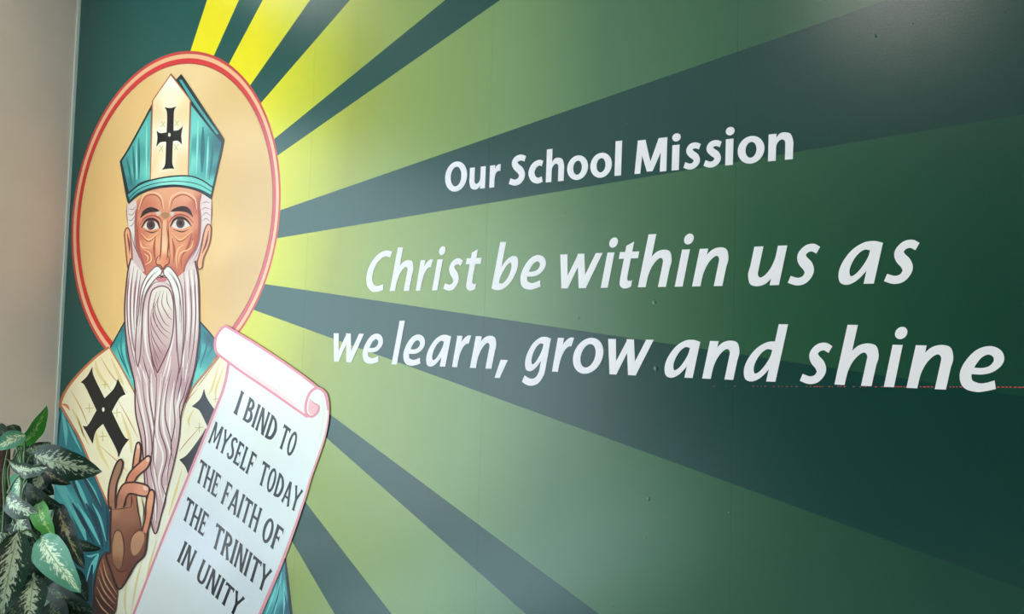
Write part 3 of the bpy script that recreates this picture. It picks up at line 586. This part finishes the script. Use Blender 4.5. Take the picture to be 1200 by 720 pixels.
ink('roll_edge', outline(S2(ROLL_), 3.0), (226, 132, 146), 39, roll)
ink('roll_shade', lines(S2, [[(60, 200), (200, 296), (330, 385), (440, 465)]], 4.6), (248, 208, 202), 38, roll)
ink('roll_shade', lines(S2, [[(455, 370), (440, 410), (450, 460)]], 1.2) + lines(S2, [[(540, 420), (552, 480), (545, 560), (525, 640)]], 1.4), (222, 222, 196), 38, roll)
CURL = [(522, 364, 1), (548, 372), (562, 398), (574, 450, 1), (540, 430), (526, 446), (522, 474), (496, 500), (474, 498), (464, 470), (466, 425), (488, 382)]
curl = ink('scroll_curl', [cc(S2, CURL)], (236, 232, 218), 40, scroll)
ink('curl_fill', [cc(S2, [(480, 420, 1), (526, 452, 1), (518, 480), (492, 492), (476, 470)])], (240, 170, 170), 41, curl)
ink('roll_edge', stroke(S2([(575, 470, 2.2), (562, 398, 2.6), (544, 370, 3), (515, 360, 3.2), (484, 384, 3.2), (466, 430, 3), (466, 480, 2.6), (490, 502, 2.6), (518, 484, 2.4), (528, 452, 2.0), (505, 434, 1.4), (484, 416, 1)])), (226, 132, 146), 42, curl)
# ------------------------------------------------------------------ lettering
def stem(x0, y0, x1, y1, w=14, fl=1.35):
    return stroke([(x0, y0, w * fl), (x0 + (x1 - x0) * .14, y0 + (y1 - y0) * .14, w), (x0 + (x1 - x0) * .86, y0 + (y1 - y0) * .86, w), (x1, y1, w * fl)], n=1)
def G(polys, w, holes=()):
    return (polys, list(holes), w)
def arc(pts): return stroke(pts)
CAPS = {
    'I': G(stem(9, 0, 9, 100), 18),
    'T': G(stem(25, 0, 25, 96) + stroke([(0, 92), (50, 92)], 13) + [[(0, 98), (7, 98), (5, 80), (0, 80)], [(50, 98), (43, 98), (45, 80), (50, 80)]], 50),
    'B': G(stem(9, 0, 9, 100) + arc([(8, 94, 11), (26, 92, 13), (34, 78, 15), (28, 60, 13), (10, 54, 11)]) + arc([(10, 54, 11), (32, 50, 13), (41, 30, 16), (32, 9, 13), (6, 5, 11)]), 48),
    'N': G(stem(8, 0, 8, 100, 12) + stem(46, 0, 46, 100, 12) + [[(2, 100), (17, 100), (52, 0), (38, 0)]], 54),
    'D': G(stem(9, 0, 9, 100) + arc([(6, 94, 11), (28, 88, 13), (42, 64, 16), (43, 40, 16), (32, 13, 14), (6, 5, 11)]), 51),
    'O': G([ell(25, 50, 25, 52)], 50, [ell(25, 50, 11.5, 39)]),
    'M': G(stem(6, 0, 11, 100, 12) + stem(62, 0, 57, 100, 12) + [[(6, 100), (19, 100), (39, 14), (31, 14)], [(62, 100), (49, 100), (29, 14), (37, 14)]], 68),
    'Y': G(stroke([(4, 100, 16), (12, 80, 12), (25, 48, 14)], n=3) + stroke([(48, 100, 15), (40, 80, 11), (25, 48, 13)], n=3) + stem(25, 0, 25, 52), 52),
    'S': G(arc([(38, 84, 12), (28, 95, 11), (14, 90, 13), (8, 74, 14), (16, 58, 14), (28, 44, 15), (34, 26, 15), (26, 9, 13), (12, 6, 11), (2, 20, 12)]), 42),
    'E': G(stem(9, 0, 9, 100) + stroke([(6, 94, 12), (38, 93, 12)]) + stroke([(8, 52, 11), (30, 52, 11)]) + stroke([(6, 6, 12), (40, 7, 12)]) + [[(38, 99), (40, 76), (33, 88)], [(40, 0), (42, 26), (34, 12)], [(26, 64), (31, 62), (31, 40), (26, 42)]], 42),
    'L': G(stem(9, 0, 9, 100) + stroke([(6, 6, 12), (36, 7, 13)]) + [[(36, 0), (39, 26), (31, 12)]], 38),
    'F': G(stem(9, 0, 9, 100) + stroke([(6, 94, 12), (38, 93, 12)]) + stroke([(8, 52, 11), (30, 52, 11)]) + [[(38, 99), (41, 74), (33, 88)], [(26, 64), (31, 62), (31, 40), (26, 42)]], 41),
    'H': G(stem(9, 0, 9, 100) + stem(45, 0, 45, 100) + stroke([(9, 50), (45, 50)], 11), 54),
    'A': G(stroke([(4, 0, 17), (9, 14, 12), (26, 98, 13)], n=2) + stroke([(50, 0, 18), (45, 14, 14), (27, 98, 14)], n=2) + stroke([(12, 30), (42, 30)], 10), 54),
    'R': G(stem(9, 0, 9, 100) + arc([(8, 94, 11), (30, 90, 13), (38, 74, 15), (30, 56, 13), (10, 50, 11)]) + stroke([(22, 52, 13), (36, 20, 13), (44, 0, 18)], n=3), 50),
    'U': G(arc([(8, 100, 18), (8, 84, 14), (8, 30, 14), (14, 9, 14), (25, 4, 13), (37, 9, 12), (42, 30, 12), (42, 84, 12), (42, 100, 16)]), 51),
}
INK = (14, 17, 28)
def scroll_word(word, BL, BR, TL, TR, col):
    BL, BR, TL, TR = (np.array(p, float) for p in (BL, BR, TL, TR))
    gap = 7
    tot = sum(CAPS[c][2] for c in word) + gap * (len(word) - 1)
    x = 0
    for c in word:
        polys, holes, w = CAPS[c]
        def mp(p):
            u, v = (x + p[0]) / tot, p[1] / 100
            return (BL * (1 - u) + BR * u) * (1 - v) + (TL * (1 - u) + TR * u) * v
        ink('letter', [[mp(p) for p in q] for q in polys], col, 36, scroll, [[mp(p) for p in q] for q in holes])
        x += w + gap
def cq(ox, oy, s, *pts): return [(ox + p[0] / s, oy + p[1] / s) for p in pts]
INK1 = (40, 44, 54); INK2 = (26, 29, 40)
scroll_word('I', *cq(265, 450, 7.2, (68, 245), (100, 270), (135, 53), (160, 74)), INK1)
scroll_word('BIND', *cq(265, 450, 7.2, (145, 300), (400, 501), (205, 108), (460, 309)), INK1)
scroll_word('TO', *cq(265, 450, 7.2, (440, 527), (563, 624), (500, 335), (623, 432)), INK1)
scroll_word('MYSELF', *cq(235, 490, 7.2, (73, 205), (431, 499), (131, 24), (489, 314)), INK2)
scroll_word('TODAY', *cq(290, 530, 9, (113, 325), (530, 645), (178, 85), (595, 405)), INK2)
scroll_word('THE', *cq(220, 530, 9, (88, 300), (308, 486), (150, 68), (370, 254)), INK)
scroll_word('FAITH', (259.4, 589.4), (300.8, 625), (267.4, 563.6), (308.7, 596.7), INK)
scroll_word('OF', (306, 631.5), (326, 648), (314, 604.5), (334.6, 620.5), INK)
scroll_word('THE', (213.5, 607.5), (239.3, 629.4), (221.3, 581.6), (247, 604), INK)
scroll_word('TRINITY', (248.2, 639.6), (311.6, 696), (255.3, 612), (320, 668.6), INK)
scroll_word('IN', (208.2, 657.4), (222.5, 670.4), (217.7, 633.6), (232.4, 646.6), INK)
scroll_word('UNITY', (230.2, 678.3), (278.8, 724.4), (239.2, 654.8), (288, 701), INK)

# ---- white mission lettering on the wall
def e2(cx, cy, rx, ry): return ell(cx, cy, rx, ry, 40)
ARCH = [(20, 76, 1), (36, 95), (58, 102), (80, 96), (91, 72), (90, 50, 1), (90, 0, 1), (65, 0, 1), (65, 55, 1), (64, 72), (55, 80), (43, 73), (32, 56), (26, 34), (25, 16, 1), (20, 16, 1)]
BOWL = [(90, 97, 1), (68, 102), (44, 99), (20, 82), (4, 54), (0, 28), (8, 5), (26, -2), (44, 5), (57, 18), (67, 33, 1), (72, 60, 1)]
HOLE = [(64, 80, 1), (50, 82), (37, 72), (28, 54), (25, 34), (31, 19), (43, 25), (54, 42), (62, 62)]
def r180(p): return [(90 - q[0], 100 - q[1]) + tuple(q[2:]) for q in p]
arch, bowl, hole = contour(ARCH), contour(BOWL), contour(HOLE)
ITAL = {
    'i': ([rect(0, 0, 25, 100), e2(15, 128, 15, 14.5)], []),
    'l': ([rect(0, 0, 25, 146)], []),
    'n': ([rect(0, 0, 25, 100), arch], []),
    'h': ([rect(0, 0, 25, 146), arch], []),
    'r': ([rect(0, 0, 25, 100), contour([(20, 70, 1), (33, 90), (50, 101), (66, 101, 1), (61, 76, 1), (48, 74), (36, 62), (28, 42), (25, 16, 1), (20, 16, 1)])], []),
    'u': ([rect(65, 0, 90, 100), contour(r180(ARCH))], []),
    'o': ([e2(48, 50, 48, 52)], [e2(48, 50, 23.5, 34)]),
    'a': ([rect(66, 0, 90, 97), bowl], [hole]),
    'd': ([rect(66, 0, 90, 146), bowl], [hole]),
    'b': ([rect(0, 3, 24, 146), contour(r180(BOWL))], [contour(r180(HOLE))]),
    'g': ([contour([(66, 97, 1), (90, 97, 1), (90, 6), (86, -16), (70, -37), (44, -45), (20, -42), (2, -34, 1), (8, -15, 1), (26, -22), (44, -24), (58, -17), (65, -2), (66, 10, 1)]), bowl], [hole]),
    'e': (stroke([(22, 45, 15), (48, 45, 15), (66, 52, 17), (76, 68, 21), (70, 84, 20), (52, 92, 19), (32, 84, 22), (18, 62, 25), (13, 38, 25), (22, 16, 23), (44, 8, 20), (62, 10, 19), (80, 16, 20)]), []),
    's': (stroke([(72, 85, 18), (54, 92, 19), (36, 88, 21), (26, 74, 24), (33, 60, 26), (50, 46, 27), (58, 30, 26), (48, 13, 22), (28, 8, 19), (3, 14, 18)]), []),
    't': ([[(18, 90), (18, 117), (42, 128), (42, 90)], rect(0, 81, 66, 100), contour([(18, 95, 1), (18, 28, 1), (21, 8), (34, -2), (48, -2), (61, 2, 1), (61, 20, 1), (52, 18), (44, 22), (42, 34, 1), (42, 95, 1)])], []),
    'w': ([[(0, 100), (25, 100), (50, 0), (28, 0)], [(28, 0), (50, 0), (83, 100), (63, 100)], [(60, 100), (83, 100), (112, 0), (88, 0)], [(88, 0), (112, 0), (145, 100), (122, 100)]], []),
    'C': (stroke([(96, 123, 21), (74, 128, 20), (48, 121, 22), (25, 98, 25), (14, 66, 27), (19, 34, 26), (38, 13, 23), (60, 8, 20), (88, 14, 20)]), []),
    ',': ([[(10, 29), (38, 29), (20, -27), (0, -27)]], []),
}
BARCH = contour([(24, 74, 1), (42, 97), (63, 102), (88, 93), (99, 64), (99, 40, 1), (99, 0, 1), (68, 0, 1), (68, 50, 1), (66, 69), (54, 77), (41, 71), (32, 56), (31, 30, 1), (24, 30, 1)])
BOLD = {
    'O': ([e2(68, 67, 68, 70)], [e2(68, 67, 33, 46)]),
    'u': ([rect(68, 0, 99, 100), [(99 - p[0], 100 - p[1]) for p in BARCH]], []),
    'n': ([rect(0, 0, 31, 100), BARCH], []),
    'h': ([rect(0, 0, 31, 143), BARCH], []),
    'r': ([rect(0, 0, 31, 100), contour([(24, 68, 1), (38, 93), (54, 102), (66, 101, 1), (65, 71, 1), (52, 72), (39, 64), (32, 46), (31, 30, 1), (24, 30, 1)])], []),
    'S': (stroke([(86, 113, 25), (62, 121, 26), (36, 115, 29), (26, 98, 31), (40, 80, 33), (62, 62, 34), (71, 40, 33), (58, 19, 29), (32, 12, 26), (2, 21, 26)]), []),
    'c': (stroke([(74, 84, 24), (54, 89, 25), (30, 78, 29), (16, 50, 32), (28, 22, 29), (52, 11, 25), (75, 16, 24)]), []),
    'o': ([e2(54, 50, 54, 52)], [e2(54, 50, 22.5, 30)]),
    'l': ([rect(0, 0, 31, 143)], []),
    'M': ([[(0, 0), (29, 0), (42, 135), (12, 135)], [(12, 135), (50, 135), (90, 5), (62, 5)], [(62, 5), (90, 5), (158, 135), (116, 135)], [(158, 135), (130, 135), (126, 0), (158, 0)]], []),
    'i': ([rect(0, 0, 31, 100), e2(16.5, 130, 18, 16)], []),
    's': (stroke([(72, 83, 22), (52, 90, 23), (32, 86, 25), (24, 71, 28), (36, 57, 29), (54, 44, 29), (60, 27, 28), (46, 12, 24), (26, 9, 23), (3, 17, 23)]), []),
}
def solve_x(px, z):
    x = W(px, 360)[0]
    for _ in range(8):
        f0 = project(x, z)[0]; g = (project(x + 1e-4, z)[0] - f0) / 1e-4
        x -= (f0 - px) / g
    return x
def letters(root, font, slant, base, unit, spec):
    for ch, pl, pr in spec:
        polys, holes = font[ch]
        sh = lambda q: [(p[0] + slant * p[1], p[1]) for p in q]
        polys = [sh(q) for q in polys]; holes = [sh(q) for q in holes]
        pts = [p for q in polys for p in q]
        a = min(pts, key=lambda p: p[0]); b = max(pts, key=lambda p: p[0])
        xa, xb = solve_x(pl, base + unit * a[1] / 100), solve_x(pr, base + unit * b[1] / 100)
        sx = (xb - xa) / (b[0] - a[0])
        v, t = union(polys, holes)
        n = len(v)
        P = [(xa + (p[0] - a[0]) * sx, base + unit * p[1] / 100) for p in v]
        th = 0.0014
        V = [(p[0], D - th, p[1]) for p in P] + [(p[0], D - 0.0001, p[1]) for p in P]
        fs = [tuple(q) for q in t]
        ed = {(q[i], q[(i + 1) % 3]) for q in t for i in range(3)}
        fs += [(q1, q0, n + q0, n + q1) for (q0, q1) in ed if (q1, q0) not in ed]
        mesh_obj('letter', V, fs, M_WHITE, root)
LINES = [
    ('white bold upright words Our School Mission across a dark green ray', BOLD, 0.015, 0.4727, (904, 157.6),
     [('O', 521.9, 547.6), ('u', 550.3, 569.6), ('r', 573.6, 587), ('S', 596.5, 616.7), ('c', 619.5, 636.9), ('h', 639.8, 661.4), ('o', 664.9, 689.3), ('o', 692, 717.2), ('l', 720.3, 729.3),
      ('M', 743.7, 782.2), ('i', 787.2, 797.8), ('s', 801, 821.3), ('s', 824.6, 845.9), ('i', 850, 861), ('o', 864.7, 895.9), ('n', 900.1, 929.8)]),
    ('white slanted words Christ be within us as on a pale green ray', ITAL, 0.215, 0.1651, (890, 289.1),
     [('C', 429.6, 460.2), ('h', 457, 484.8), ('r', 487.5, 507.8), ('i', 506.6, 522.5), ('s', 519.7, 542.7), ('t', 546.1, 564.9), ('b', 576.2, 607.5), ('e', 610.1, 639.9), ('w', 656.9, 706.5), ('i', 704.2, 724.3), ('t', 725.3, 749.3),
      ('h', 747.7, 787.2), ('i', 790.9, 813.1), ('n', 811.2, 853.7), ('u', 876.9, 922.7), ('s', 923.3, 961.2), ('a', 982.7, 1034.8), ('s', 1036, 1077.6)]),
    ('white slanted words we learn, grow and shine above a dotted red line', ITAL, 0.215, -0.0704, (1078, 404.9),
     [('w', 391.4, 426.8), ('e', 425.3, 449.1), ('l', 459.2, 474.8), ('e', 473, 498.3), ('a', 499.7, 528.9), ('r', 530, 552.3), ('n', 550.9, 581.7), (',', 579.8, 595.4), ('g', 612, 645.8), ('r', 647, 673), ('o', 671.7, 707.2), ('w', 713, 766.2),
      ('a', 779, 820.7), ('n', 823, 866.6), ('d', 871.8, 923.6), ('s', 937.4, 975.5), ('h', 977.9, 1029.7), ('i', 1035.8, 1063.4), ('n', 1062.3, 1117.2), ('e', 1124.6, 1176.9)]),
]
for label, font, slant, base, top, spec in LINES:
    base += CAMZ
    root = setp(empty('wall_lettering'), label, 'lettering')
    letters(root, font, slant, base, W(*top)[1] - base, spec)
    root.location = (W(spec[0][1], 360)[0], D, base)
    for ch in root.children: ch.location = -root.location
# red laser level light, painted on the wall as flat dashes
random.seed(5)
V, fs = [], []
x = 830.0
M_RED = new_mat('red_laser_paint', (196, 62, 72), 0.5)
while x < 1230:
    f = min(1, max(0, (x - 800) / 330))
    L = random.uniform(1.0, 3.2) * (0.5 + 0.6 * f); h = 0.2 + 0.42 * f
    y = 453.0 + (x - 900) * 0.0035 + random.uniform(-.15, .15)
    if random.random() < 0.35 + 0.55 * f:
        b = len(V)
        for (a, c) in ((x, y + h), (x + L, y + h), (x + L, y - h), (x, y - h)):
            w = W(a, c); V.append((w[0], D - 0.0003, w[1]))
        fs.append((b, b + 1, b + 2, b + 3))
    x += L + random.uniform(0.8, 2.6) + (2 if x < 950 else 0)
setp(mesh_obj('dotted_line', V, fs, M_RED), 'thin dotted red laser level light, painted as dashes, running under the word shine', 'line')
FIG.location = (HALO_C[0], D, 0.3)
for ch in FIG.children: ch.location = -FIG.location
# ------------------------------------------------------------------ potted dumb cane in the corner
def leaf_mat(name, green, cream, lo, hi, rough=0.42, vein=(120, 150, 100), spec=0.3):
    mt = new_mat(name, green, rough, 0.3)
    b = mt.node_tree.nodes['Principled BSDF']
    uv = nd(mt, 'ShaderNodeUVMap'); sp = nd(mt, 'ShaderNodeSeparateXYZ'); link(mt, uv.outputs[0], sp.inputs[0])
    def mth(op, a, bb, c=None):
        n = nd(mt, 'ShaderNodeMath', operation=op)
        for i, q in enumerate((a, bb) if c is None else (a, bb, c)):
            if isinstance(q, (int, float)): n.inputs[i].default_value = q
            elif q is not None: link(mt, q, n.inputs[i])
        return n.outputs[0]
    av = mth('ABSOLUTE', mth('MULTIPLY', mth('SUBTRACT', sp.outputs[1], 0.5), 2.0), None)
    s = mth('MULTIPLY_ADD', av, -0.22, sp.outputs[0])
    cb = nd(mt, 'ShaderNodeCombineXYZ')
    link(mt, mth('MULTIPLY', s, 24.0), cb.inputs[0]); link(mt, mth('MULTIPLY', sp.outputs[1], 7.0), cb.inputs[1])
    oi = nd(mt, 'ShaderNodeObjectInfo'); link(mt, mth('MULTIPLY', oi.outputs['Random'], 40.0), cb.inputs[2])
    ns = nd(mt, 'ShaderNodeTexNoise'); ns.inputs['Scale'].default_value = 1.0; ns.inputs['Detail'].default_value = 3; ns.inputs['Roughness'].default_value = 0.6
    link(mt, cb.outputs[0], ns.inputs['Vector'])
    edge = mth('MULTIPLY', mth('SUBTRACT', 0.55, av), 0.38)
    tipf = mth('MULTIPLY', mth('ABSOLUTE', mth('SUBTRACT', sp.outputs[0], 0.5), None), -0.12)
    f = mth('ADD', mth('ADD', ns.outputs['Fac'], edge), tipf)
    rp = nd(mt, 'ShaderNodeValToRGB'); e = rp.color_ramp.elements
    e[0].position = lo; e[0].color = (*lin(green), 1); e[1].position = hi; e[1].color = (*lin(cream), 1)
    link(mt, f, rp.inputs[0])
    mx = nd(mt, 'ShaderNodeMix', data_type='RGBA'); mx.inputs['B'].default_value = (*lin(vein), 1)
    link(mt, mth('LESS_THAN', av, 0.035), mx.inputs['Factor']); link(mt, rp.outputs[0], mx.inputs['A']); link(mt, mx.outputs['Result'], b.inputs['Base Color'])
    b.inputs['Specular IOR Level'].default_value = spec
    return mt
LM = {
    'v': leaf_mat('leaf_variegated', (14, 48, 30), (176, 186, 156), 0.53, 0.62),
    'd': leaf_mat('leaf_dark', (9, 32, 20), (86, 100, 70), 0.62, 0.72, 0.5, (40, 66, 40), 0.14),
    'b': leaf_mat('leaf_fresh_green', (48, 122, 30), (170, 196, 110), 0.64, 0.74),
    'm': leaf_mat('leaf_mint', (70, 132, 104), (196, 212, 176), 0.56, 0.64, 0.4),
    't': leaf_mat('leaf_tan_edged', (12, 34, 22), (150, 126, 96), 0.62, 0.70),
}
M_STEM = new_mat('leaf_stalk_green', (70, 104, 58), 0.5)
M_CANE = new_mat('cane_green', (70, 84, 50), 0.6)
M_POLE = new_mat('coir_brown', (74, 46, 34), 0.9); add_bump(M_POLE, 160, 0.9, 0.006)
M_POT = new_mat('pot_charcoal', (52, 52, 54), 0.45)
M_SOIL = new_mat('soil', (42, 32, 26), 0.95); add_bump(M_SOIL, 90, 0.8, 0.01)
PC = at(8, 560, 1.47)
PX, PY = PC[0], PC[1]
plant = setp(empty('potted_plant', (PX, PY, 0)), 'leafy dark green variegated plant with cream-marked leaves standing in the corner', 'plant')
def sub(o):
    o.location = (-PX, -PY, 0); return o
def tube(name, pts, r, mat, n=8):
    P = [Vector(p) for p in cr([tuple(p) for p in pts], 6)]
    V, fs = [], []
    for i, p in enumerate(P):
        d = (P[min(i + 1, len(P) - 1)] - P[max(i - 1, 0)]).normalized()
        a = d.cross(Vector((0.31, 0.95, 0.05))).normalized(); b = d.cross(a)
        rr = r[0] + (r[1] - r[0]) * i / (len(P) - 1)
        for t in range(n):
            an = 2 * math.pi * t / n; V.append(p + a * rr * math.cos(an) + b * rr * math.sin(an))
    for i in range(len(P) - 1):
        for t in range(n):
            fs.append((i * n + t, i * n + (t + 1) % n, (i + 1) * n + (t + 1) % n, (i + 1) * n + t))
    fs.append(tuple(range(n))[::-1]); fs.append(tuple(range((len(P) - 1) * n, len(P) * n)))
    return sub(mesh_obj(name, V, fs, mat, plant, True))
def lathe(name, prof, mat, n=32):
    V, fs = [], []
    for r, z in prof:
        for t in range(n):
            a = 2 * math.pi * t / n; V.append((PX + r * math.cos(a), PY + r * math.sin(a), z))
    for i in range(len(prof) - 1):
        for t in range(n):
            fs.append((i * n + t, i * n + (t + 1) % n, (i + 1) * n + (t + 1) % n, (i + 1) * n + t))
    return sub(mesh_obj(name, V, fs, mat, plant, True))
lathe('pot', [(0.001, 0.0), (0.12, 0.0), (0.13, 0.01), (0.165, 0.27), (0.172, 0.275), (0.172, 0.305), (0.158, 0.305), (0.152, 0.25)], M_POT)
lathe('soil', [(0.153, 0.262), (0.09, 0.268), (0.03, 0.272), (0.001, 0.272)], M_SOIL)
top = at(3, 524, 1.47)
tube('support_pole', [(PX - 0.012, PY, 0.26), (PX - 0.012, PY, 0.6), (top[0], PY, top[2])], (0.026, 0.024), M_POLE, 14)
CAM = Vector((0, 0, CAMZ))
def leaf(bp, tp, wpx, kind, yb, yt, roll=0.0, bend=0.12, fold=0.22):
    A, B = at(bp[0], bp[1], yb), at(tp[0], tp[1], yt)
    ax = B - A; L = ax.length; ax.normalize()
    to = (CAM - (A + B) / 2); dist = to.length; to.normalize()
    n = (to - ax * to.dot(ax)).normalized()
    s = ax.cross(n).normalized()
    ca, sa = math.cos(roll), math.sin(roll)
    n, s = n * ca + s * sa, s * ca - n * sa
    wid = wpx / F * dist * 0.93 / max(0.35, abs(ca))
    NU, NV = 14, 6
    V, fs, UV = [], [], []
    for i in range(NU + 1):
        u = i / NU
        prof = (math.sin(math.pi * min(1, u ** 0.86)) ** 0.62) * (1 - 0.12 * u ** 3) if 0 < u < 1 else 0.0
        c = A + ax * (L * u) + n * (bend * L * math.sin(math.pi * u))
        for j in range(NV + 1):
            v = j / NV * 2 - 1
            h = wid / 2 * prof
            wave = 0.012 * math.sin(u * 17 + v * 3 + bp[0]) * abs(v)
            V.append(c + s * (v * h) + n * (fold * abs(v) ** 1.4 * h * 0.8 + wave * L))
            UV.append((u, (v + 1) / 2))
    for i in range(NU):
        for j in range(NV):
            a = i * (NV + 1) + j; fs.append((a, a + 1, a + NV + 2, a + NV + 1))
    o = mesh_obj('leaf', V, fs, LM[kind], plant, True)
    ul = o.data.uv_layers.new(name='UVMap')
    for lp in o.data.loops: ul.data[lp.index].uv = UV[lp.vertex_index]
    sub(o)
    return A, ax, L
def p6(x, y): return (x / 5.54, 470 + y / 5.54)
def p7(x, y): return (x / 5.54, 590 + y / 5.54)
LEAVES = [
    (p6(215, 345), p6(664, 462), 36, 'v', 1.50, 1.60, 0.25),
    (p6(112, 305), p6(305, 30), 16, 'b', 1.47, 1.48, 0.55),
    (p6(165, 222), p6(-30, 318), 19, 'm', 1.44, 1.36, 0.5),
    (p6(120, 240), p6(60, 158), 11, 'd', 1.52, 1.53, 0.4),
    (p6(50, 235), p6(-60, 190), 14, 'd', 1.50, 1.52, 0.5),
    (p6(50, 385), p6(310, 432), 15, 'v', 1.40, 1.42, 0.9),
    (p6(150, 320), p6(330, 270), 17, 'v', 1.50, 1.56, 0.8),
    (p6(255, 415), p6(462, 540), 13, 't', 1.44, 1.50, 0.7),
    (p6(285, 440), p6(235, 590), 22, 'v', 1.46, 1.45, 0.3),
    (p6(165, 465), p6(115, 630), 18, 'm', 1.48, 1.47, 0.8),
    (p6(165, 555), p6(400, 690), 19, 'd', 1.42, 1.45, 0.6),
    (p6(40, 625), p6(265, 745), 21, 'v', 1.38, 1.40, 0.5),
    (p6(190, 470), p6(350, 610), 22, 'd', 1.52, 1.55, 0.2),
    (p6(90, 330), p6(280, 400), 20, 'd', 1.53, 1.56, 0.3),
    (p7(245, -10), p7(355, 232), 19, 'b', 1.42, 1.40, 0.4),
    (p7(268, 222), p7(524, 582), 33, 'm', 1.38, 1.34, 0.15),
    (p7(380, 0), p7(552, 430), 20, 't', 1.46, 1.45, 0.35),
    (p7(470, 235), p7(655, 296), 11, 'd', 1.50, 1.55, 0.6),
    (p7(120, 180), p7(8, 745), 36, 'v', 1.34, 1.28, 0.1),
    (p7(225, 480), p7(190, 800), 30, 'v', 1.36, 1.32, 0.2),
    (p7(310, 545), p7(615, 712), 24, 'd', 1.42, 1.46, 0.4),
    (p7(180, 300), p7(350, 470), 26, 'd', 1.44, 1.46, 0.2),
    (p7(140, 340), p7(300, 560), 30, 'd', 1.46, 1.47, 0.0),
    (p7(260, 60), p7(200, 330), 26, 'd', 1.50, 1.50, 0.2),
    (p7(330, 420), p7(470, 640), 24, 'd', 1.46, 1.47, 0.3),
    (p7(60, 20), p7(-60, 240), 26, 'd', 1.42, 1.40, 0.4),
    (p7(330, 120), p7(440, 330), 24, 'd', 1.52, 1.54, 0.2),
    (p7(420, 560), p7(560, 820), 26, 'd', 1.44, 1.44, 0.2),
    (p7(130, 560), p7(60, 830), 30, 'd', 1.40, 1.38, 0.2),
    (p7(330, 640), p7(420, 860), 28, 'd', 1.40, 1.38, 0.2),
    (p7(90, 60), p7(210, 220), 22, 'v', 1.44, 1.44, 0.4),
    (p7(20, 180), p7(-80, 420), 26, 'v', 1.40, 1.38, 0.4),
    (p7(470, 420), p7(570, 640), 18, 'd', 1.52, 1.54, 0.3),
]
canes = [Vector((PX + dx, PY + dy, 0.26)) for dx, dy in ((0.05, 0.02), (0.02, -0.06), (0.09, -0.03))]
tips = [at(28, 545, 1.47), at(22, 640, 1.42), at(55, 620, 1.47)]
for c, t in zip(canes, tips):
    tube('cane', [c, (c * 0.5 + t * 0.5) + Vector((0.012, 0, 0)), t], (0.013, 0.009), M_CANE)
for k, spec in enumerate(LEAVES):
    A, ax, L = leaf(*spec)
    ci = min(range(3), key=lambda i: abs((tips[i] - A).length - 0.05) + (0.3 if A.z < canes[i].z else 0))
    c, t = canes[ci], tips[ci]
    f = max(0.25, min(0.97, (A.z - 0.09 - c.z) / (t.z - c.z)))
    q = c.lerp(t, f)
    tube('leaf_stalk', [q, q.lerp(A, 0.55) + Vector((0, 0, 0.025)), A + ax * 0.01], (0.0042, 0.0026), M_STEM, 6)
for a, b, c in (((6, 600), (4, 560), (9, 527)), ((12, 575), (10, 550), (22, 528)), ((9, 578), (18, 562), (34, 548)), ((2, 640), (5, 590), (7, 545))):
    tube('leaf_stalk', [at(*a, 1.40), at(*b, 1.40), at(*c, 1.42)], (0.004, 0.0028), M_STEM, 6)
